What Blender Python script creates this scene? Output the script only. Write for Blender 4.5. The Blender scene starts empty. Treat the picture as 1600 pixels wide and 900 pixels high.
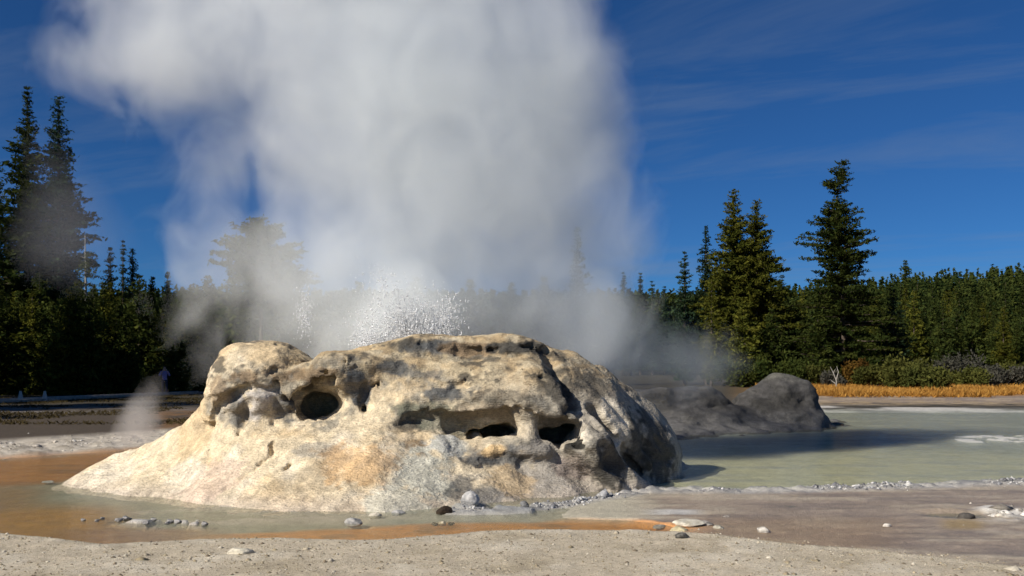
import bpy, bmesh, math, random
import numpy as np
from mathutils import Vector

scene = bpy.context.scene
COL = scene.collection
R = math.radians
F, H, PYH = 1400.0, 1.75, 575.0       # focal length in photo pixels, eye height, horizon row
SUN_AZ = (-0.80, -0.60)               # horizontal direction towards the sun
SUN_EL = 33.0

def at(px, py, Y):
    return np.array([(px-800)*Y/F, Y, H-(py-PYH)*Y/F])
def ground_pt(px, py, z=0.0):
    Y = F*(H-z)/(py-PYH)
    return ((px-800)*Y/F, Y)

# ------------------------------------------------------------------ noise
def _hash(ix, iy, iz, seed):
    h = (ix.astype(np.uint32)*np.uint32(374761393) + iy.astype(np.uint32)*np.uint32(668265263)
         + iz.astype(np.uint32)*np.uint32(2147483647) + np.uint32(seed*974711 & 0xffffffff))
    h = (h ^ (h >> np.uint32(13)))*np.uint32(1274126177)
    h = h ^ (h >> np.uint32(16))
    h = h*np.uint32(2246822519); h = h ^ (h >> np.uint32(15))
    return h.astype(np.float32)*np.float32(1/4294967295.0)
def vnoise(p, seed=0):
    i = np.floor(p).astype(np.int64); f = (p-i).astype(np.float32)
    u = f*f*f*(f*(f*6-15)+10)
    o = 0
    for dx in (0, 1):
        wx = u[:, 0] if dx else 1-u[:, 0]
        for dy in (0, 1):
            wy = u[:, 1] if dy else 1-u[:, 1]
            for dz in (0, 1):
                wz = u[:, 2] if dz else 1-u[:, 2]
                o = o + wx*wy*wz*_hash(i[:, 0]+dx, i[:, 1]+dy, i[:, 2]+dz, seed)
    return o*2-1
def fbm(p, freq=1.0, octv=4, seed=0, gain=.5, ridged=False):
    p = np.asarray(p, np.float64)*freq; a = 1.0; s = 0; t = 0
    for k in range(octv):
        n = vnoise(p+17.3*k, seed+k)
        if ridged: n = 1-2*np.abs(n)
        s = s+a*n; t += a; a *= gain; p = p*2.03
    return s/t
def sstep(a, b, x):
    t = np.clip((x-a)/(b-a), 0, 1); return t*t*(3-2*t)
def lerp(a, b, t): return a+(b-a)*t

# ------------------------------------------------------------------ mesh helpers
def mesh_from(name, V, faces, k):
    V = np.asarray(V, np.float32); faces = np.asarray(faces, np.int32)
    me = bpy.data.meshes.new(name)
    me.vertices.add(len(V)); me.vertices.foreach_set('co', V.ravel())
    me.loops.add(faces.size); me.loops.foreach_set('vertex_index', faces.ravel())
    n = len(faces)
    me.polygons.add(n); me.polygons.foreach_set('loop_start', np.arange(n, dtype=np.int32)*k)
    me.update(calc_edges=True); me.validate()
    return me
def smooth(me): me.polygons.foreach_set('use_smooth', np.ones(len(me.polygons), bool)); me.update()
def vcol(me, rgb, name='Col'):
    a = me.color_attributes.new(name, 'FLOAT_COLOR', 'POINT')
    c = np.ones((len(me.vertices), 4), np.float32); c[:, :3] = rgb
    a.data.foreach_set('color', c.ravel())
def vfloat(me, v, name):
    a = me.attributes.new(name, 'FLOAT', 'POINT'); a.data.foreach_set('value', np.asarray(v, np.float32))
def link(name, me, mat=None, parent=None):
    o = bpy.data.objects.new(name, me); COL.objects.link(o)
    if mat and not me.materials: me.materials.append(mat)
    if parent: o.parent = parent
    return o
def tag(o, label=None, cat=None, group=None, kind=None):
    for k, v in (('label', label), ('category', cat), ('group', group), ('kind', kind)):
        if v: o[k] = v
    return o
def thing(name, label, cat, loc=(0, 0, 0), rz=0.0, group=None):
    o = bpy.data.objects.new(name, None); COL.objects.link(o)
    o.empty_display_size = .2; o.location = loc; o.rotation_euler = (0, 0, rz)
    return tag(o, label, cat, group)
def dup(root, loc, rz=0, scale=1.0, label=None, group=None):
    r = root.copy(); COL.objects.link(r); r.location = loc; r.rotation_euler = (0, 0, rz)
    r.scale = (scale,)*3 if np.isscalar(scale) else scale
    if label: r['label'] = label
    if group: r['group'] = group
    for ch in list(root.children):
        c = ch.copy(); COL.objects.link(c); c.parent = r
        for g in list(ch.children):
            d = g.copy(); COL.objects.link(d); d.parent = c
    return r
def tubes(segs, k=5):
    """segs: list of (points Nx3, radii N) -> V, quad faces"""
    V = []; Q = []; b = 0
    for P, rad in segs:
        P = np.asarray(P, float); n = len(P)
        for i in range(n):
            t = P[min(i+1, n-1)]-P[max(i-1, 0)]; t = t/(np.linalg.norm(t)+1e-9)
            u = np.cross(t, (0.31, .9, .2) if abs(t[2]) > .8 else (0, 0, 1)); u /= np.linalg.norm(u)+1e-9
            w = np.cross(t, u)
            for j in range(k):
                a = 2*math.pi*j/k
                V.append(P[i]+rad[i]*(math.cos(a)*u+math.sin(a)*w))
        for i in range(n-1):
            for j in range(k):
                Q.append((b+i*k+j, b+i*k+(j+1) % k, b+(i+1)*k+(j+1) % k, b+(i+1)*k+j))
        b += n*k
    return np.array(V), np.array(Q)

# ------------------------------------------------------------------ materials
def new_mat(name):
    m = bpy.data.materials.new(name); m.use_nodes = True
    nt = m.node_tree; nt.nodes.clear()
    out = nt.nodes.new('ShaderNodeOutputMaterial')
    return m, nt, out
def N(nt, typ, **kw):
    n = nt.nodes.new(typ)
    for k, v in kw.items():
        if k.startswith('i_'):
            n.inputs[k[2:].replace('_', ' ')].default_value = v
        else: setattr(n, k, v)
    return n
def L(nt, a, b): nt.links.new(a, b)
def noise_node(nt, vec, scale, detail=4, rough=.55, dist=0):
    n = N(nt, 'ShaderNodeTexNoise'); n.inputs['Scale'].default_value = scale
    n.inputs['Detail'].default_value = detail; n.inputs['Roughness'].default_value = rough
    n.inputs['Distortion'].default_value = dist
    if vec is not None: L(nt, vec, n.inputs['Vector'])
    return n
def math_node(nt, op, a, b=None, c=None, clamp=False):
    n = N(nt, 'ShaderNodeMath', operation=op); n.use_clamp = clamp
    for i, x in enumerate((a, b, c)):
        if x is None: continue
        if isinstance(x, (int, float)): n.inputs[i].default_value = x
        else: L(nt, x, n.inputs[i])
    return n.outputs[0]
def maprange(nt, v, a, b, c, d):
    n = N(nt, 'ShaderNodeMapRange'); L(nt, v, n.inputs[0])
    for i, x in enumerate((a, b, c, d)): n.inputs[i+1].default_value = x
    return n.outputs[0]
def bump_chain(nt, items):
    """items: [(height socket, strength, distance)]"""
    prev = None
    for h, s, d in items:
        b = N(nt, 'ShaderNodeBump'); b.inputs['Strength'].default_value = s; b.inputs['Distance'].default_value = d
        L(nt, h, b.inputs['Height'])
        if prev: L(nt, prev, b.inputs['Normal'])
        prev = b.outputs[0]
    return prev
def scale_col(nt, col, fac):
    m = N(nt, 'ShaderNodeVectorMath', operation='SCALE'); L(nt, col, m.inputs[0]); L(nt, fac, m.inputs['Scale'])
    return m.outputs[0]

def rock_mat(name, rough=.85, fine=1.0, mottle=.35):
    m, nt, out = new_mat(name)
    a = N(nt, 'ShaderNodeAttribute', attribute_name='Col')
    p = N(nt, 'ShaderNodeNewGeometry').outputs['Position']
    n1 = noise_node(nt, p, 7, 6, .62, .4); n2 = noise_node(nt, p, 38, 5, .6); n3 = noise_node(nt, p, 130, 3, .6)
    v = N(nt, 'ShaderNodeTexVoronoi'); v.inputs['Scale'].default_value = 16; L(nt, p, v.inputs['Vector'])
    wp = N(nt, 'ShaderNodeVectorMath', operation='MULTIPLY_ADD'); L(nt, n1.outputs['Color'], wp.inputs[0]); wp.inputs[1].default_value = (.22, .22, .22); L(nt, p, wp.inputs[2])
    ck = N(nt, 'ShaderNodeTexVoronoi', feature='DISTANCE_TO_EDGE'); ck.inputs['Scale'].default_value = 3.4; L(nt, wp.outputs[0], ck.inputs['Vector'])
    crk = maprange(nt, ck.outputs['Distance'], 0, .035, 0, 1)
    gate = maprange(nt, noise_node(nt, p, 1.7, 3).outputs[0], .53, .66, 0, 1)
    crack = math_node(nt, 'SUBTRACT', 1.0, math_node(nt, 'MULTIPLY', math_node(nt, 'SUBTRACT', 1.0, crk), gate))
    ly = N(nt, 'ShaderNodeTexWave', bands_direction='Z'); ly.inputs['Scale'].default_value = 9; ly.inputs['Distortion'].default_value = 9; ly.inputs['Detail'].default_value = 3; ly.inputs['Detail Scale'].default_value = 1.2; L(nt, p, ly.inputs['Vector'])
    f1 = maprange(nt, n1.outputs[0], .3, .7, 1-mottle, 1+mottle*.6)
    f2 = maprange(nt, n2.outputs[0], .3, .7, 1-mottle*.8, 1+mottle*.5)
    c = scale_col(nt, scale_col(nt, scale_col(nt, a.outputs['Color'], f1), f2), maprange(nt, crack, 0, 1, .72, 1))
    b = N(nt, 'ShaderNodeBsdfPrincipled'); L(nt, c, b.inputs['Base Color']); b.inputs['Roughness'].default_value = rough
    b.inputs['Specular IOR Level'].default_value = .25
    nb = bump_chain(nt, [(n1.outputs[0], .4*fine, .08), (v.outputs['Distance'], .2*fine, .03), (crack, .32*fine, .03), (ly.outputs['Fac'], .22*fine, .03), (n2.outputs[0], .4*fine, .022), (n3.outputs[0], .4*fine, .007)])
    L(nt, nb, b.inputs['Normal']); L(nt, b.outputs[0], out.inputs[0])
    return m
def plain_mat(name, rgb, rough=.8, var=.3, scale=20, spec=.3):
    m, nt, out = new_mat(name)
    p = N(nt, 'ShaderNodeTexCoord').outputs['Object']
    n1 = noise_node(nt, p, scale, 5, .6)
    c = N(nt, 'ShaderNodeRGB'); c.outputs[0].default_value = (*rgb, 1)
    b = N(nt, 'ShaderNodeBsdfPrincipled')
    L(nt, scale_col(nt, c.outputs[0], maprange(nt, n1.outputs[0], .3, .7, 1-var, 1+var)), b.inputs['Base Color'])
    b.inputs['Roughness'].default_value = rough; b.inputs['Specular IOR Level'].default_value = spec
    L(nt, bump_chain(nt, [(n1.outputs[0], .4, .02)]), b.inputs['Normal'])
    L(nt, b.outputs[0], out.inputs[0])
    return m
def leaf_mat(name, dark, light, trans=.25):
    m, nt, out = new_mat(name)
    a = N(nt, 'ShaderNodeAttribute', attribute_name='tint')
    oi = N(nt, 'ShaderNodeObjectInfo')
    mix = N(nt, 'ShaderNodeMix', data_type='RGBA')
    mix.inputs['A'].default_value = (*dark, 1); mix.inputs['B'].default_value = (*light, 1)
    L(nt, a.outputs['Fac'], mix.inputs['Factor'])
    c = scale_col(nt, mix.outputs['Result'], maprange(nt, oi.outputs['Random'], 0, 1, .75, 1.25))
    d = N(nt, 'ShaderNodeBsdfDiffuse'); L(nt, c, d.inputs[0])
    t = N(nt, 'ShaderNodeBsdfTranslucent'); L(nt, c, t.inputs[0])
    ms = N(nt, 'ShaderNodeMixShader'); ms.inputs[0].default_value = trans
    L(nt, d.outputs[0], ms.inputs[1]); L(nt, t.outputs[0], ms.inputs[2]); L(nt, ms.outputs[0], out.inputs[0])
    return m

M_SINTER = rock_mat('sinter_rock')
M_SHADECONE = rock_mat('shade_toned_sinter', .9, .9, .4)
M_ROCK = rock_mat('loose_rock', .8, .5, .35)
M_BARK = plain_mat('bark', (.085, .065, .05), .9, .4, 9)
M_DEAD = plain_mat('weathered_dead_wood', (.30, .28, .25), .85, .3, 9)
M_CON = leaf_mat('conifer_needles', (.022, .036, .010), (.072, .082, .018))
M_CONY = leaf_mat('yellow_green_needles', (.045, .055, .010), (.13, .125, .020))
M_FARW = leaf_mat('far_wood_needles', (.020, .034, .011), (.060, .070, .016))
M_MEADOW = leaf_mat('meadow_blades', (.035, .028, .014), (.085, .065, .030))
M_CONB = leaf_mat('blue_green_needles', (.018, .036, .020), (.046, .072, .034))
M_CONR = leaf_mat('rusty_needles', (.05, .036, .018), (.11, .075, .030))
M_BUSH = leaf_mat('bush_leaves', (.045, .052, .014), (.12, .12, .030))
M_SAGE = leaf_mat('sagebrush_leaves', (.05, .05, .038), (.115, .11, .09))
M_RUST = leaf_mat('autumn_leaves', (.085, .045, .012), (.17, .10, .022))
M_GRASS = leaf_mat('dry_grass_blades', (.32, .145, .03), (.58, .32, .08), .3)

# ------------------------------------------------------------------ surface nets
def surface_nets(f, org, h):
    nx, ny, nz = f.shape
    s = f < 0
    c = s[:-1, :-1, :-1].astype(np.int8)
    tot = np.zeros((nx-1, ny-1, nz-1), np.int8)
    for dx in (0, 1):
        for dy in (0, 1):
            for dz in (0, 1):
                tot += s[dx:nx-1+dx, dy:ny-1+dy, dz:nz-1+dz]
    act = (tot > 0) & (tot < 8)
    I, J, K = np.nonzero(act)
    idx = -np.ones(act.shape, np.int32); idx[I, J, K] = np.arange(len(I))
    acc = np.zeros((len(I), 3)); cnt = np.zeros(len(I))
    corners = [(0, 0, 0), (1, 0, 0), (0, 1, 0), (1, 1, 0), (0, 0, 1), (1, 0, 1), (0, 1, 1), (1, 1, 1)]
    vals = [f[I+a, J+b, K+d] for a, b, d in corners]
    for e0, e1 in ((0, 1), (2, 3), (4, 5), (6, 7), (0, 2), (1, 3), (4, 6), (5, 7), (0, 4), (1, 5), (2, 6), (3, 7)):
        a, b = vals[e0], vals[e1]; m = (a < 0) != (b < 0)
        t = np.where(m, a/np.where(m, a-b, 1), 0)
        p0 = np.array(corners[e0], float); p1 = np.array(corners[e1], float)
        acc += np.where(m[:, None], p0+(p1-p0)*t[:, None], 0); cnt += m
    V = np.stack([I, J, K], 1)+acc/cnt[:, None]
    V = V*h+np.asarray(org)
    faces = []
    for ax in range(3):
        if ax == 0: a, b = s[:-1], s[1:]
        elif ax == 1: a, b = s[:, :-1], s[:, 1:]
        else: a, b = s[:, :, :-1], s[:, :, 1:]
        g = np.nonzero(a != b); g = [x.copy() for x in g]
        o1, o2 = [(1, 2), (2, 0), (0, 1)][ax]
        ok = (g[o1] > 0) & (g[o2] > 0) & (g[o1] < f.shape[o1]-1) & (g[o2] < f.shape[o2]-1)
        g = [x[ok] for x in g]
        ins = a[tuple(g)]
        def cell(d1, d2):
            q = [x.copy() for x in g]; q[o1] = q[o1]-d1; q[o2] = q[o2]-d2
            return idx[tuple(q)]
        q = np.stack([cell(1, 1), cell(0, 1), cell(0, 0), cell(1, 0)], 1)
        q = np.where(ins[:, None], q, q[:, ::-1])
        faces.append(q)
    Fq = np.concatenate(faces); Fq = Fq[(Fq >= 0).all(1)]
    return V, Fq
def vnormals(V, Fq):
    n = np.cross(V[Fq[:, 2]]-V[Fq[:, 0]], V[Fq[:, 3]]-V[Fq[:, 1]])
    out = np.zeros_like(V)
    for k in range(4): np.add.at(out, Fq[:, k], n)
    return out/(np.linalg.norm(out, axis=1, keepdims=True)+1e-12)

# sdf primitives on a point grid P (n,3)
def s_ell(P, c, r):
    q = (P-np.asarray(c, np.float32))/np.asarray(r, np.float32)
    k0 = np.sqrt((q*q).sum(-1)); q2 = q/np.asarray(r, np.float32)
    k1 = np.sqrt((q2*q2).sum(-1))
    return k0*(k0-1)/np.maximum(k1, 1e-6)
def s_chain(P, pts, rad):
    d = None
    for i in range(len(pts)-1):
        a = np.asarray(pts[i], np.float32); b = np.asarray(pts[i+1], np.float32); ab = b-a
        t = np.clip(((P-a)@ab)/float(ab@ab), 0, 1)
        dd = np.sqrt(((P-a-t[..., None]*ab)**2).sum(-1))-(rad[i]+(rad[i+1]-rad[i])*t)
        d = dd if d is None else np.minimum(d, dd)
    return d
class Field:
    """a distance grid that primitives are melted into or carved out of, each only near itself"""
    def __init__(self, f, P, org, h): self.f, self.P, self.org, self.h, self.wob = f, P, np.asarray(org), h, 1.0
    def box(self, lo, hi):
        sh = self.f.shape
        a = [int(np.clip(math.floor((lo[i]-self.org[i])/self.h), 0, sh[i]-1)) for i in range(3)]
        b = [int(np.clip(math.ceil((hi[i]-self.org[i])/self.h)+1, 1, sh[i])) for i in range(3)]
        return tuple(slice(x, y) for x, y in zip(a, b))
    def warp(self, sl):
        p = self.P[sl]; q = p[..., [1, 2, 0]]; w_ = p[..., [2, 0, 1]]
        return (p+self.wob*(.045*np.sin(4.7*q+1.3*w_+.7)+.028*np.sin(10.3*w_-3.1*p+2.0)+.012*np.sin(23*q+7*p))).astype(np.float32)
    def chain(self, pts, rad):
        pts = np.asarray(pts, float); r_ = max(rad)+.42
        sl = self.box(pts.min(0)-r_, pts.max(0)+r_); return sl, s_chain(self.warp(sl), pts, rad)
    def ell(self, c, r):
        c = np.asarray(c, float); r_ = np.asarray(r)+.42
        sl = self.box(c-r_, c+r_); return sl, s_ell(self.warp(sl), c, r)
    def hit(self, px, py, y0=10.9, y1=17.2):
        ys = np.arange(y0, y1, self.h*.5)
        p = np.stack([(px-800)*ys/F, ys, H-(py-PYH)*ys/F], 1)
        i = np.clip(np.rint((p-self.org)/self.h).astype(int), 0, np.array(self.f.shape)-1)
        v = self.f[i[:, 0], i[:, 1], i[:, 2]]
        k = np.argmax(v < 0) if (v < 0).any() else np.argmin(v)
        return ys[k]
    def on(self, pts, dy=0.0):
        """points on the present surface as seen at photo pixels, pushed dy metres in"""
        return [at(q[0], q[1], self.hit(q[0], q[1])+(q[2] if len(q) > 2 else dy)) for q in pts]
    def add(self, prim, k): sl, d = prim; self.f[sl] = smin(self.f[sl], d, k)
    def cut(self, prim, k): sl, d = prim; self.f[sl] = smax(self.f[sl], -d, k)
def smin(a, b, k):
    h = np.clip(.5+.5*(b-a)/k, 0, 1); return b+(a-b)*h-k*h*(1-h)
def smax(a, b, k): return -smin(-a, -b, k)
def poly_dist(X, Y, poly):
    """signed distance to a polygon, positive inside"""
    poly = np.asarray(poly, np.float32); n = len(poly)
    d = np.full(X.shape, 1e9, np.float32); ins = np.zeros(X.shape, bool)
    for i in range(n):
        a, b = poly[i], poly[(i+1) % n]; ab = b-a
        t = np.clip(((X-a[0])*ab[0]+(Y-a[1])*ab[1])/float(ab@ab), 0, 1)
        d = np.minimum(d, np.hypot(X-a[0]-t*ab[0], Y-a[1]-t*ab[1]))
        cond = (a[1] > Y) != (b[1] > Y)
        xi = a[0]+(Y-a[1])*(b[0]-a[0])/((b[1]-a[1]) if b[1] != a[1] else 1e-9)
        ins ^= cond & (X < xi)
    return np.where(ins, d, -d)

def stains_and_shade(V, Cc, spots, seed=5):
    """spots: (px, py, radius m along x, radius m otherwise, colour, strength): centre is the nearest surface point seen at that photo pixel"""
    px = 800+F*V[:, 0]/V[:, 1]; py = PYH-F*(V[:, 2]-H)/V[:, 1]
    wob = fbm(V, 3.0, 4, seed); wob2 = fbm(V, 14.0, 3, seed+9)
    for sx, sy, rx, rz, col, st in spots:
        near = np.nonzero((np.abs(px-sx) < 4) & (np.abs(py-sy) < 4))[0]
        if not len(near): continue
        c = V[near[np.argmin(V[near, 1])]]
        rx *= 1.2; rz *= 1.2
        d = np.sqrt(((V[:, 0]-c[0])/rx)**2+((V[:, 1]-c[1])/max(rx, rz))**2+((V[:, 2]-c[2])/rz)**2)
        m = sstep(1.12, .68, d+.6*wob+.4*wob2)*min(1, st*1.15)
        Cc += (np.asarray(col)-Cc)*m[:, None]
    return Cc

def split_parts(V, Fq, Nrm, Cc, groups, root, mat):
    """one continuous surface cut into its named parts (name -> face mask)"""
    for name, mask in groups:
        f = Fq[mask]
        if not len(f): continue
        used, inv = np.unique(f, return_inverse=True)
        me = mesh_from(name, V[used], inv.reshape(f.shape), 4); smooth(me)
        vcol(me, Cc[used])
        me.normals_split_custom_set_from_vertices([tuple(x) for x in Nrm[used]])
        link(name, me, mat, root)

# ------------------------------------------------------------------ the big geyser cone
FOOT = [ground_pt(*q) for q in ((108, 754), (150, 766), (200, 774), (300, 788), (380, 795), (450, 799), (600, 799), (700, 790), (800, 783), (900, 775), (985, 758), (1005, 746))]
FOOT += [(2.6, 15.2), (3.2, 16.4), (2.6, 17.8), (0.5, 18.4), (-2.5, 18.0), (-4.6, 16.6), (-5.8, 15.0), (-6.9, 14.2)]

def build_big_cone():
    h = .03
    org = np.array([-7.3, 10.8, -.12]); top = np.array([3.6, 17.4, 2.62])
    n = np.ceil((top-org)/h).astype(int)
    xs = (org[0]+np.arange(n[0])*h).astype(np.float32); ys = (org[1]+np.arange(n[1])*h).astype(np.float32); zs = (org[2]+np.arange(n[2])*h).astype(np.float32)
    X2, Y2 = np.meshgrid(xs, ys, indexing='ij')
    P2 = np.stack([X2.ravel(), Y2.ravel(), 0*X2.ravel()], 1)
    d2 = poly_dist(X2, Y2, FOOT)+.16*fbm(P2, .9, 4, 3).reshape(X2.shape)+.05*fbm(P2, 4, 3, 8).reshape(X2.shape)
    prof = np.interp(d2, [-1, -.15, 0, .12, .4, .8, 1.2, 1.6, 2.2, 3.2], [-.3, -.06, 0, .09, .24, .50, .78, 1.00, 1.15, 1.2]).astype(np.float32)
    capz = np.interp(X2, [-6, -3, -1.5, -.8, 1.0, 2.2, 3], [1.25, 1.08, 1.0, .72, .66, .5, .4]).astype(np.float32)
    prof = smin(prof, capz, .25)
    # buttress like flutes run down the apron
    ang = np.arctan2(Y2-14.0, X2+1.0)
    rr = np.hypot(X2+1.0, Y2-14.0)
    fl = fbm(np.stack([ang.ravel()*3.6, rr.ravel()*.25, 0*rr.ravel()], 1), 1.0, 3, 21).reshape(X2.shape)
    prof += fl*.14*sstep(.1, .8, d2)*sstep(2.2, 1.0, d2)
    P = np.stack(np.meshgrid(xs, ys, zs, indexing='ij'), -1)
    f = (P[..., 2]-prof[:, :, None])*.78
    G = Field(f, P, org, h); G.wob = .25
    A = lambda px, py, Y: at(px, py, Y)
    # main masses: hooded lobe over its curtain, long dome, brow mass, right-hand ribs
    G.add(G.chain([(-3.72, 13.75, 1.30), (-3.75, 13.6, .1)], [.74, 1.32]), .30)
    G.add(G.ell((-3.73, 13.55, 1.45), (.80, .95, .72)), .10)
    G.add(G.chain([A(330, 640, 13.3), A(308, 690, 13.45), A(280, 712, 13.5)], [.16, .20, .12]), .3)
    G.add(G.chain([A(368, 568, 13.2), A(350, 605, 13.05), A(337, 642, 13.02)], [.24, .20, .13]), .2)
    G.add(G.chain([A(440, 582, 13.3), A(485, 592, 13.4), A(520, 588, 13.6)], [.2, .2, .2]), .2)
    G.add(G.chain([(-2.35, 13.85, .98), (-1.35, 14.05, 1.13), (0.0, 14.1, 1.11), (.75, 14.3, .72), (1.75, 14.9, .1)], [.86, 1.13, 1.15, 1.18, 1.08]), .25)
    G.add(G.chain([(-2.75, 13.55, .66), (-1.3, 13.66, .82), (0.0, 13.66, .82), (.80, 13.85, .60)], [.86, 1.00, 1.00, .92]), .25)
    G.add(G.chain([A(462, 612, 12.95), A(520, 590, 13.05), A(600, 580, 13.3)], [.26, .36, .3]), .15)
    G.add(G.chain([A(540, 560, 13.65), A(640, 541, 13.5), A(730, 539, 13.6), A(800, 538, 13.6), A(845, 552, 13.7)], [.12, .14, .12, .15, .12]), .14)
    G.add(G.chain([A(890, 575, 14.2), A(940, 622, 13.9), A(972, 672, 13.6), A(1005, 715, 13.9), A(1030, 735, 14.8)], [.24, .24, .19, .14, .10]), .2)
    G.add(G.chain([A(930, 600, 14.8), A(1000, 655, 15.0), A(1050, 712, 15.6)], [.3, .3, .2]), .25)
    G.add(G.chain([A(835, 592, 13.05), A(880, 630, 12.98), A(925, 680, 13.0)], [.22, .18, .15]), .18)
    G.add(G.chain([A(918, 695, 12.8), A(960, 742, 12.8), A(1005, 762, 13.3)], [.30, .22, .06]), .25)
    G.wob = .7
    # hood: shadow line under the cap, thin lip above it
    G.add(G.chain(G.on([(332, 652), (340, 626), (354, 602), (385, 588), (425, 592)], .06), [.05, .09, .11, .11, .09]), .10)
    G.cut(G.chain(G.on([(334, 664), (345, 638), (364, 618), (392, 607), (424, 608)], .02), [.03, .07, .11, .10, .06]), .05)
    G.cut(G.chain(G.on([(392, 625), (378, 655), (366, 690)], .02), [.07, .08, .03]), .10)
    G.cut(G.chain(G.on([(427, 575), (430, 610), (424, 660)], .0), [.05, .07, .04]), .07)
    # left cave below its brow
    y_ = G.hit(496, 640)
    for dy, rx, rz, sx, sy in ((-.10, .40, .29, 494, 631), (.25, .34, .26, 500, 634), (.65, .36, .26, 504, 636), (1.0, .40, .28, 500, 634)):
        G.cut(G.ell(at(sx, sy, y_+dy), (rx, .36, rz)), .05)
    G.cut(G.chain(G.on([(447, 620), (475, 608), (510, 594), (542, 581)], .06), [.08, .17, .16, .06]), .03)
    G.add(G.chain(G.on([(434, 606), (462, 586), (500, 572), (545, 562)], .06), [.08, .09, .09, .06]), .09)
    G.cut(G.chain(G.on([(568, 600), (570, 622), (573, 634)], .02), [.06, .09, .09]), .06)
    G.cut(G.ell(G.on([(574, 634)], .05)[0], (.06, .22, .07)), .02)
    # arch of the long right cave and what it holds
    G.add(G.chain(G.on([(612, 652), (640, 634), (700, 622), (770, 626), (840, 634), (885, 654), (912, 686)], .05), [.07, .10, .11, .11, .11, .10, .07]), .10)
    G.cut(G.chain(G.on([(626, 662), (660, 662), (700, 664)], .02), [.08, .16, .20]), .05)
    G.cut(G.chain([at(708, 664, 12.50), at(800, 665, 12.56), at(892, 674, 12.68)], [.25, .27, .20]), .05)
    G.cut(G.chain([at(712, 662, 12.80), at(800, 664, 12.86), at(888, 672, 12.95)], [.24, .26, .19]), .05)
    G.wob = 1.5
    for yy in (12.95, 13.25, 13.6, 13.95):
        G.cut(G.ell(at(772, 680, yy), (.42, .3, .165)), .03)
        G.cut(G.ell(at(745, 676, yy-.05), (.20, .25, .10)), .03)
        G.cut(G.ell(at(868, 676, yy), (.37, .3, .19)), .03)
        G.cut(G.ell(at(893, 668, yy-.05), (.16, .25, .13)), .03)
    G.wob = .7
    G.add(G.chain([at(818, 634, 12.98), at(822, 668, 12.90), at(826, 704, 12.78)], [.20, .115, .19]), .07)
    G.add(G.chain(G.on([(702, 694, .08), (732, 682, .06), (756, 696, .10)], .06), [.09, .14, .08]), .05)
    # dark ledge on the apron
    G.add(G.chain(G.on([(738, 720), (770, 708), (805, 706), (842, 704)], .09), [.09, .14, .14, .13]), .04)
    G.cut(G.chain(G.on([(745, 727), (790, 724), (838, 716)], -.01), [.03, .045, .04]), .03)
    # creases and pits in the upper crust
    G.cut(G.chain(G.on([(640, 553), (720, 557), (800, 554), (840, 560)], .0), [.05, .06, .05, .03]), .08)
    G.cut(G.chain(G.on([(690, 612), (725, 604), (760, 594), (800, 580), (850, 590)], .0), [.025, .035, .04, .035, .03]), .05)
    G.cut(G.chain(G.on([(720, 603), (740, 585), (755, 570)], .0), [.03, .03, .02]), .05)
    G.cut(G.chain(G.on([(602, 577), (640, 573)], .02), [.035, .045]), .02)
    for q, r_ in (((640, 537), .04), ((653, 537), .05), ((705, 541), .06), ((735, 545), .075), ((762, 546), .06), ((815, 541), .07), ((835, 546), .06), ((668, 585), .05), ((655, 598), .05), ((590, 600), .05)):
        G.cut(G.chain(G.on([(q[0]-9, q[1]), (q[0]+9, q[1]+1)], .0), [r_*.8, r_]), .04)
    # gullies and dark hollows of the right flank
    G.cut(G.chain(G.on([(850, 546), (868, 588), (902, 628), (940, 668)], .0), [.10, .17, .19, .13]), .06)
    G.cut(G.chain(G.on([(930, 645), (960, 690)], .0), [.15, .10]), .08)
    G.cut(G.chain(G.on([(938, 700), (958, 722), (985, 748)], .0), [.10, .19, .13]), .07)
    G.cut(G.chain(G.on([(975, 698), (988, 722), (1000, 742)], .0), [.05, .09, .06]), .05)
    G.cut(G.chain(G.on([(1000, 668), (1014, 694), (1026, 722)], .0), [.06, .14, .12]), .08)
    G.cut(G.chain(G.on([(1026, 690), (1042, 716)], .0), [.07, .09]), .08)
    G.cut(G.chain(G.on([(905, 585), (950, 625), (985, 660)], .0), [.03, .07, .04]), .06)
    G.cut(G.ell(G.on([(902, 695)], .0)[0], (.13, .2, .09)), .03)
    crustlines = [np.array(G.on(l)) for l in ([(612, 648), (640, 630), (700, 618), (770, 622), (840, 630), (885, 650), (912, 684)], [(436, 606), (462, 590), (500, 577), (545, 565)], [(640, 545), (735, 548), (835, 548)], [(335, 640), (350, 600), (385, 584), (425, 588)], [(738, 712), (790, 706), (842, 704)], [(600, 600), (660, 600), (700, 605)], [(462, 640), (480, 662), (510, 667), (540, 642)], [(920, 690), (960, 690), (990, 720)])]
    # cracks on the apron
    for pts in ([(428, 690), (425, 712), (405, 728)], [(400, 735), (372, 752), (350, 765)], [(520, 668), (500, 690)], [(330, 690), (322, 730)], [(455, 727), (430, 745)]):
        G.cut(G.chain(G.on(pts), [.030]*len(pts)), .03)
    f = G.f
    # natural roughness, only near the surface
    band = np.abs(f) < .32
    Pb = P[band].astype(np.float64)
    wv = np.stack([fbm(Pb, 1.1, 2, 31), fbm(Pb, 1.1, 2, 41), fbm(Pb, 1.1, 2, 51)], 1)
    Pw = Pb+.25*wv
    up = sstep(.45, 1.15, Pb[:, 2]); 
    n1 = fbm(Pw, 1.5, 3, 61); n2 = fbm(Pw*[1, 1, 1.7], 4.2, 4, 71, .55); n3 = fbm(Pw*[1, 1, 2.4], 9, 2, 81, .5, True)
    crust = sstep(.30, .08, np.minimum.reduce([s_chain(Pb.astype(np.float32), l, [0]*len(l)) for l in crustlines]))
    n4 = fbm(Pb, 11, 3, 86, .6)
    pat = sstep(-.15, .35, fbm(Pb, 1.3, 3, 66))
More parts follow.
